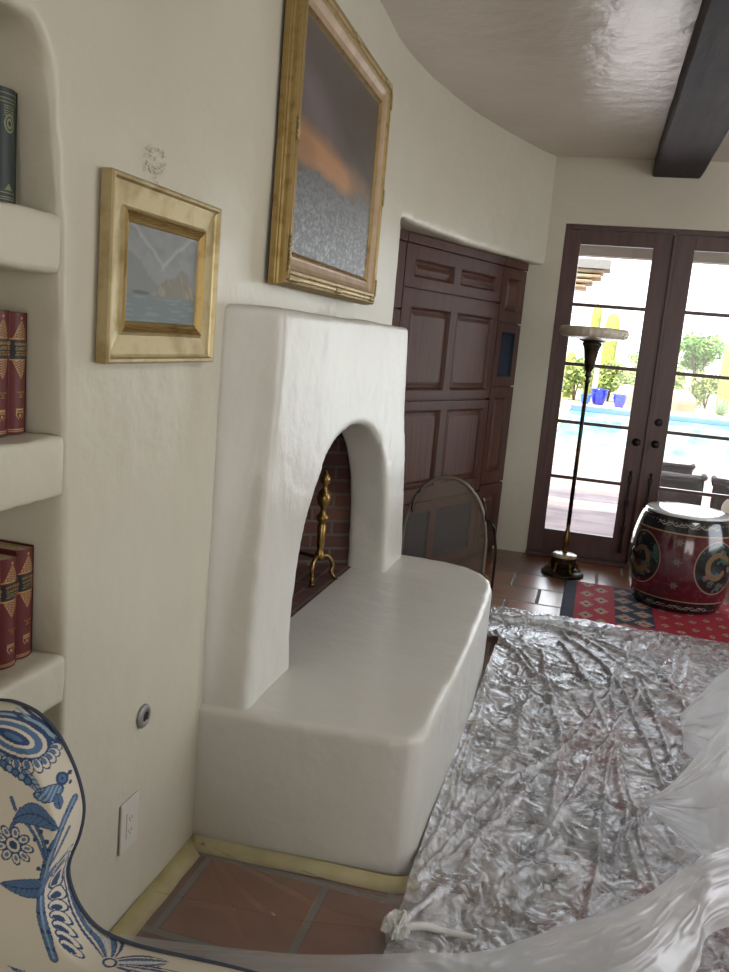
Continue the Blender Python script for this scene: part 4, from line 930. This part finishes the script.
def uphol(name, bm, parent, voxel, it, fine=False):
    o = adobe(name, bm, [], voxel, it, M_fab, parent, lump=.002, lump_size=.12)
    me = o.data
    if fine:
        b2 = bmesh.new(); b2.from_mesh(me)
        es = [e for e in b2.edges if all(v.co.x > -.87 and v.co.z > .52 and v.co.y < 1.062 for v in e.verts)]
        bmesh.ops.subdivide_edges(b2, edges=es, cuts=1, use_grid_fill=True, smooth=0); b2.to_mesh(me); b2.free()
        me.polygons.foreach_set('use_smooth', [True]*len(me.polygons))
    n = len(me.vertices); co = np.empty(n*3, 'f'); me.vertices.foreach_get('co', co); co = co.reshape(-1, 3)
    xx, zz_ = co[:, 0].copy(), co[:, 2].copy()
    if fine:      # the print runs on round the rolled edge of the wing
        no = np.empty(n*3, 'f'); me.vertices.foreach_get('normal', no); no = no.reshape(-1, 3); d = np.clip(co[:, 1]-.984, 0, .08); L = np.hypot(no[:, 0], no[:, 2])+1e-6
        w = np.clip(L/.5, 0, 1); xx += no[:, 0]/L*d*w; zz_ += no[:, 2]/L*d*w
    set_col(me, fabric(xx, zz_)); return o
WC = thing('wing_armchair', 'wing armchair in cream linen printed with blue birds and flowers', 'armchair', (-.6, .72, 0))
# wing silhouette (x, z) at the far side of the chair
Wp = [(-.93, .92), (-.889, .935), (-.816, .953), (-.781, .954), (-.746, .944), (-.714, .918), (-.689, .88), (-.672, .838), (-.667, .803), (-.673, .763), (-.687, .722), (-.69, .696), (-.682, .667), (-.664, .638), (-.635, .615), (-.596, .606), (-.545, .605)]
Ap = [(-.478, .610), (-.414, .614), (-.34, .615), (-.27, .612), (-.25, .59)]
def side_poly(): 
    top = [(v.x, v.y) for v in smooth_curve([(p[0], p[1], 0) for p in Wp+Ap], 4)]
    return top+[(-.25, .50), (-.26, .30), (-.95, .30), (-.97, .62), (-.965, .88)]
sp_ = side_poly()
for yy in (.982, .36):
    nm = 'wing_and_arm'
    bm = prism_bm(sp_, yy, yy+.075, 'y')
    sh(uphol(nm, bm, WC, .003 if yy > .5 else .009, 12 if yy > .5 else 4, yy > .5), WC)
    tp = [(v.x, v.y) for v in smooth_curve([(p[0], p[1], 0) for p in Wp+Ap], 6)]
    for yo in (.071,):
        pp = [(x_+.001, yy+yo, z_+.0005) for x_, z_ in tp]; sh(tube('piping', pp, .003, M_cord, WC, 8), WC)
bk = [(-.985, .30), (-.86, .30), (-.83, .46), (-.86, .75), (-.885, .94), (-.905, .965), (-.955, .965), (-.985, .93)]
sh(uphol('backrest', prism_bm(bk, .42, 1.045, 'y'), WC, .009, 4), WC)
bm = bmesh.new(); add_box(bm, -.88, -.22, .44, 1.03, .32, .475, .03, 3); sh(uphol('seat_cushion', bm, WC, .009, 4), WC)
bm = bmesh.new(); add_box(bm, -.96, -.25, .40, 1.08, .17, .32); sh(uphol('seat_frame', bm, WC, .01, 2), WC)
for x, y in ((-.92, .43), (-.92, 1.05), (-.29, .43), (-.29, 1.05)): sh(tube('leg', [(x, y, .19), (x, y, .1), (x, y, 0)], [.026, .023, .016], M_leg, WC, 12), WC)

# ------------------------------------------------------------------ outside
G = -.15
struct(box('patio', -6, 9, 6.85, 16.5, G-.1, G, M_patio), 'pale pinkish flagstone patio behind the glass doors')
bm = bmesh.new(); add_box(bm, -6, -.76, 27.35, 28.6, G, G+.12); add_box(bm, -60, 60, 28.6, 110, G-.1, G+.12); add_box(bm, -60, -6, 6.85, 28.6, G-.12, G-.02); add_box(bm, -6, -.76, 16.5, 28.6, G-.12, G-.0); add_box(bm, 9, 60, 6.85, 28.6, G-.12, G-.02)
struct(bm_obj('desert_ground', bm, M_desert))
PO = thing('swimming_pool', 'turquoise swimming pool with pinkish stone coping beyond the patio', 'swimming pool', (3, 22, G))
def PB(nm, a, b, c, d, e, f_, m): return box(nm, a-3, b-3, c-22, d-22, e-G, f_-G, m, PO)
PB('water', -.75, 9, 16.5, 27.3, G-.35, G-.06, M_water); PB('coping', -.76, 9.4, 27.35, 28.6, G-.3, G+.13, M_cope); pass
PB('tile_band', -.75, 9, 27.27, 27.35, G-.05, G+.10, M_ptile)
# covered patio roof edge
PR = thing('patio_roof', 'grey timber patio roof edge above the garden doors', 'roof', (0, 8, 2.45))
box('slab', -3, 4, -1.15, .55, .12, .22, M_stucco, PR); box('fascia_beam', -3, 4, .4, .55, -.01, .12, M_stucco, PR)
RT = thing('tiled_roof_corner', 'weathered clay roof tile corner seen at the top of the left glass door', 'roof', (-.4, 9.4, 2.2))
for r_i, (zz_, xe) in enumerate(((0.0, .14), (.055, .20), (.11, .28), (.165, .30))):
    bm = bmesh.new(); add_box(bm, -1.2, xe, -.1, .3, zz_, zz_+.04, .012); bm_obj('tile_course', bm, M_tileroof, RT)
box('roof_underside', -1.2, .36, -.12, .4, .21, .30, M_stucco, RT)
def pot(x, y, r, h, m, label):
    V, F = lathe_data([(r*.55, 0), (r*.62, .02), (r*.85, h*.35), (r*.98, h*.75), (r*.93, h*.88), (r*1.08, h*.94), (r*1.05, h), (r*.9, h), (r*.85, h*.9), (.01, h*.85)], 32)
    o = mesh_obj('glazed_pot', V, F, m); o.location = (x, y, G+.13); tag(o, label, 'pot', 'blue glazed pots beyond the pool')
pot(-.36, 28.05, .17, .30, M_azure, 'smallest light blue glazed pot beyond the pool, leftmost'); pot(.04, 28.35, .27, .50, M_cobalt, 'largest cobalt blue glazed pot beyond the pool, in the middle'); pot(.68, 28.0, .21, .40, M_cobalt, 'medium cobalt blue glazed pot beyond the pool, rightmost')
def saguaro(x, y, r, h, label, arms=()):
    t = thing('saguaro_cactus', label, 'cactus', (x, y, G+.12), 0, 'saguaro cacti beyond the pool')
    lathe('trunk', [(r*.85, 0), (r, h*.3), (r, h*.85), (r*.8, h*.95), (r*.4, h*.99), (.01, h)], M_cactus, t, 72, mod=lambda a, z: 1+.09*cos(a*16))
    for (s, z0_, l) in arms:
        tube('arm', smooth_curve([(s*r*.8, 0, z0_), (s*(r+.25), 0, z0_+.02), (s*(r+.45), 0, z0_+.25), (s*(r+.45), 0, z0_+l)], 6), r*.55, M_cactus, t, 16)
saguaro(-.42, 34, .17, 3.45, 'slender tall saguaro cactus left of the lamp bowl'); saguaro(.20, 34, .24, 3.15, 'thick saguaro cactus behind the largest blue pot'); saguaro(-1.05, 31, .16, 1.6, 'short saguaro cactus at the left edge of the glass')
saguaro(4.05, 31, .20, 2.3, 'saguaro cactus at the right edge of the right glass door')
def foliage(name, x, y, rx, rz, m, label, n=700, zc=None, leaf_s=.11, trunk=False, group='desert shrubs beyond the pool', cat='shrub'):
    t = thing(name, label, cat, (x, y, G+.12), 0, group); zc = rz*.85 if zc is None else zc
    rr = random.Random(int(x*100+y*7)); V = []; F = []
    blobs = [(rr.uniform(-.6, .6)*rx, rr.uniform(-.5, .5)*rx, zc+rr.uniform(-.5, .6)*rz, rr.uniform(.35, .6)) for _ in range(9)]
    for _ in range(n):
        bx, by, bz, s = rr.choice(blobs); d = Vector((rr.gauss(0, 1), rr.gauss(0, 1), rr.gauss(0, 1))).normalized()*rr.uniform(.55, 1)
        c = Vector((bx+d.x*rx*s, by+d.y*rx*s, max(.03, bz+d.z*rz*s))); a = Vector((rr.gauss(0, 1), rr.gauss(0, 1), rr.gauss(0, 1))).normalized(); b = a.orthogonal().normalized(); s2 = leaf_s*rr.uniform(.5, 1.2)
        k = len(V); V += [c-a*s2, c+b*s2*.5, c+a*s2, c-b*s2*.5]; F.append((k, k+1, k+2, k+3))
    mesh_obj('foliage', V, F, m, t, False)
    V, F = [], []
    for k in range(5):
        bx, by, bz, s = blobs[k]; tube_data([(0, 0, 0), (bx*.3, by*.3, bz*.5), (bx, by, bz)], [.06 if trunk else .03, .04 if trunk else .02, .01], 6, False, V, F)
    mesh_obj('stems', V, F, M_trunk, t)
foliage('desert_shrub', -.75, 29.6, .6, .75, M_leaf, 'yellowish green desert shrub left of the blue pots')
foliage('desert_shrub', .35, 31.2, .5, .8, M_leaf, 'pale green desert shrub behind the blue pots')
foliage('desert_shrub', 1.2, 33.2, .6, .95, M_leaf, 'green desert shrub above the rightmost blue pot')
foliage('desert_shrub', 2.6, 32.2, .62, .75, M_leaf, 'pale desert shrub above the boulder in the right glass')
foliage('desert_shrub', 3.75, 33.0, .6, .75, M_leaf, 'green desert shrub behind the agave')
foliage('desert_shrub', 1.9, 36, 1.3, .9, M_leaf, 'distant desert shrub between the two glass doors')
foliage('desert_shrub', 4.9, 32.6, .6, .8, M_leaf, 'green desert shrub at the right photo edge beyond the pool')
foliage('palo_verde_tree', 3.6, 36, 1.0, .9, M_leaf2, 'leafy green tree beyond the pool in the right glass', 1500, 1.9, .12, True, None, 'tree')
foliage('palo_verde_tree', 2.2, 41, 1.2, .6, M_leaf2, 'low green tree far beyond the boulder', 900, 1.2, .12, True, None, 'tree')
def boulder(x, y, sx_, sz, label):
    bm = bmesh.new(); bmesh.ops.create_icosphere(bm, subdivisions=4, radius=1); co = np.array([tuple(v.co) for v in bm.verts]); nn = vn3(co*1.3+x, 3)
    for v, k in zip(bm.verts, nn): v.co = Vector((v.co.x*sx_, v.co.y*sx_*.7, v.co.z*sz))*(.75+.5*float(k))
    o = bm_obj('boulder', bm, M_rock, None, True); o.location = (x, y, G+.05+sz*.5); tag(o, label, 'boulder', 'boulders around the pool')
boulder(2.45, 29.6, .62, .5, 'largest pale boulder beyond the pool in the right glass'); boulder(1.05, 30.3, .4, .5, 'pale boulder right of the rightmost blue pot'); boulder(-1.45, 25, .45, .35, 'pale boulder at the left end of the pool'); boulder(-1.35, 23.2, .35, .25, 'smaller pale boulder at the left pool edge, nearest')
AG = thing('agave_plant', 'spiky pale green agave right of the largest boulder', 'agave', (3.85, 29.6, G+.12))
for k in range(34):
    a = k*2.4; el = .25+1.2*(k/34); L_ = .62; V = []; F = []
    for i in range(7):
        s = i/6; r_ = L_*s*cos(el)+.03; z_ = L_*s*sin(el)+.02; w_ = .035*(1-s)**.7*(1+.4*sin(s*3)); 
        V += [(r_*cos(a)-w_*sin(a), r_*sin(a)+w_*cos(a), z_), (r_*cos(a)*.98, r_*sin(a)*.98, z_-.012), (r_*cos(a)+w_*sin(a), r_*sin(a)-w_*cos(a), z_)]
    for i in range(6):
        for q in (0, 1): F.append((i*3+q, i*3+q+1, i*3+q+4, i*3+q+3))
    mesh_obj('leaf', V, F, M_agave, AG)
# wicker chairs on the patio
def wicker(x, y, rz, label):
    t = thing('wicker_chair', label, 'chair', (x, y, G), rz, 'dark wicker patio chairs')
    # local: back towards -y (to the house)
    n = 46; m_ = 26; a = np.linspace(radians(-200), radians(20), n); zz_ = np.linspace(.08, .66, m_); A_, Z_ = np.meshgrid(a, zz_)
    sq = 1/np.maximum(np.abs(np.cos(A_)), np.abs(np.sin(A_)))**.65
    drop = .14*np.clip((np.sin(A_)+.15)/.6, 0, 1); Zz = Z_*(1-drop*(Z_/.66))
    o = grid_obj('woven_shell', .235*sq*np.cos(A_), .235*sq*np.sin(A_), Zz, M_wicker, t); md = o.modifiers.new('s', 'SOLIDIFY'); md.thickness = .035
    tube('rim', [(.235*s_*cos(q), .235*s_*sin(q), .665*(1-.14*min(1, max(0, (sin(q)+.15)/.6)))) for q, s_ in zip(a, sq[0])], .024, M_wicker, t, 8)
    box('seat_cushion', -.20, .20, -.18, .25, .30, .42, M_cush, t, .03, 3)
    box('seat_base', -.21, .21, -.2, .24, .12, .30, M_wicker, t, .01)
    for sx_ in (-1, 1):
        for sy in (-1, 1): tube('leg', [(sx_*.19, sy*.19, .12), (sx_*.19, sy*.19, 0)], .014, M_iron, t, 8)
    return t
wicker(.82, 8.55, radians(6), 'dark wicker patio chair right behind the drum stool, nearest')
wicker(.80, 9.35, radians(2), 'dark wicker patio chair farther off, showing above the nearest one')
wicker(1.38, 8.5, radians(-10), 'dark wicker patio chair cut by the right photo edge')
CU = bmesh.new(); bmesh.ops.create_uvsphere(CU, u_segments=24, v_segments=16, radius=1)
for v in CU.verts: v.co = Vector((v.co.x*.13, v.co.y*.05, v.co.z*.13))
o = bm_obj('round_cushion', CU, M_cush, None, True); o.location = (1.33, 8.2, G+.43); tag(o, 'round cream cushion leaning at the right patio chair', 'cushion')
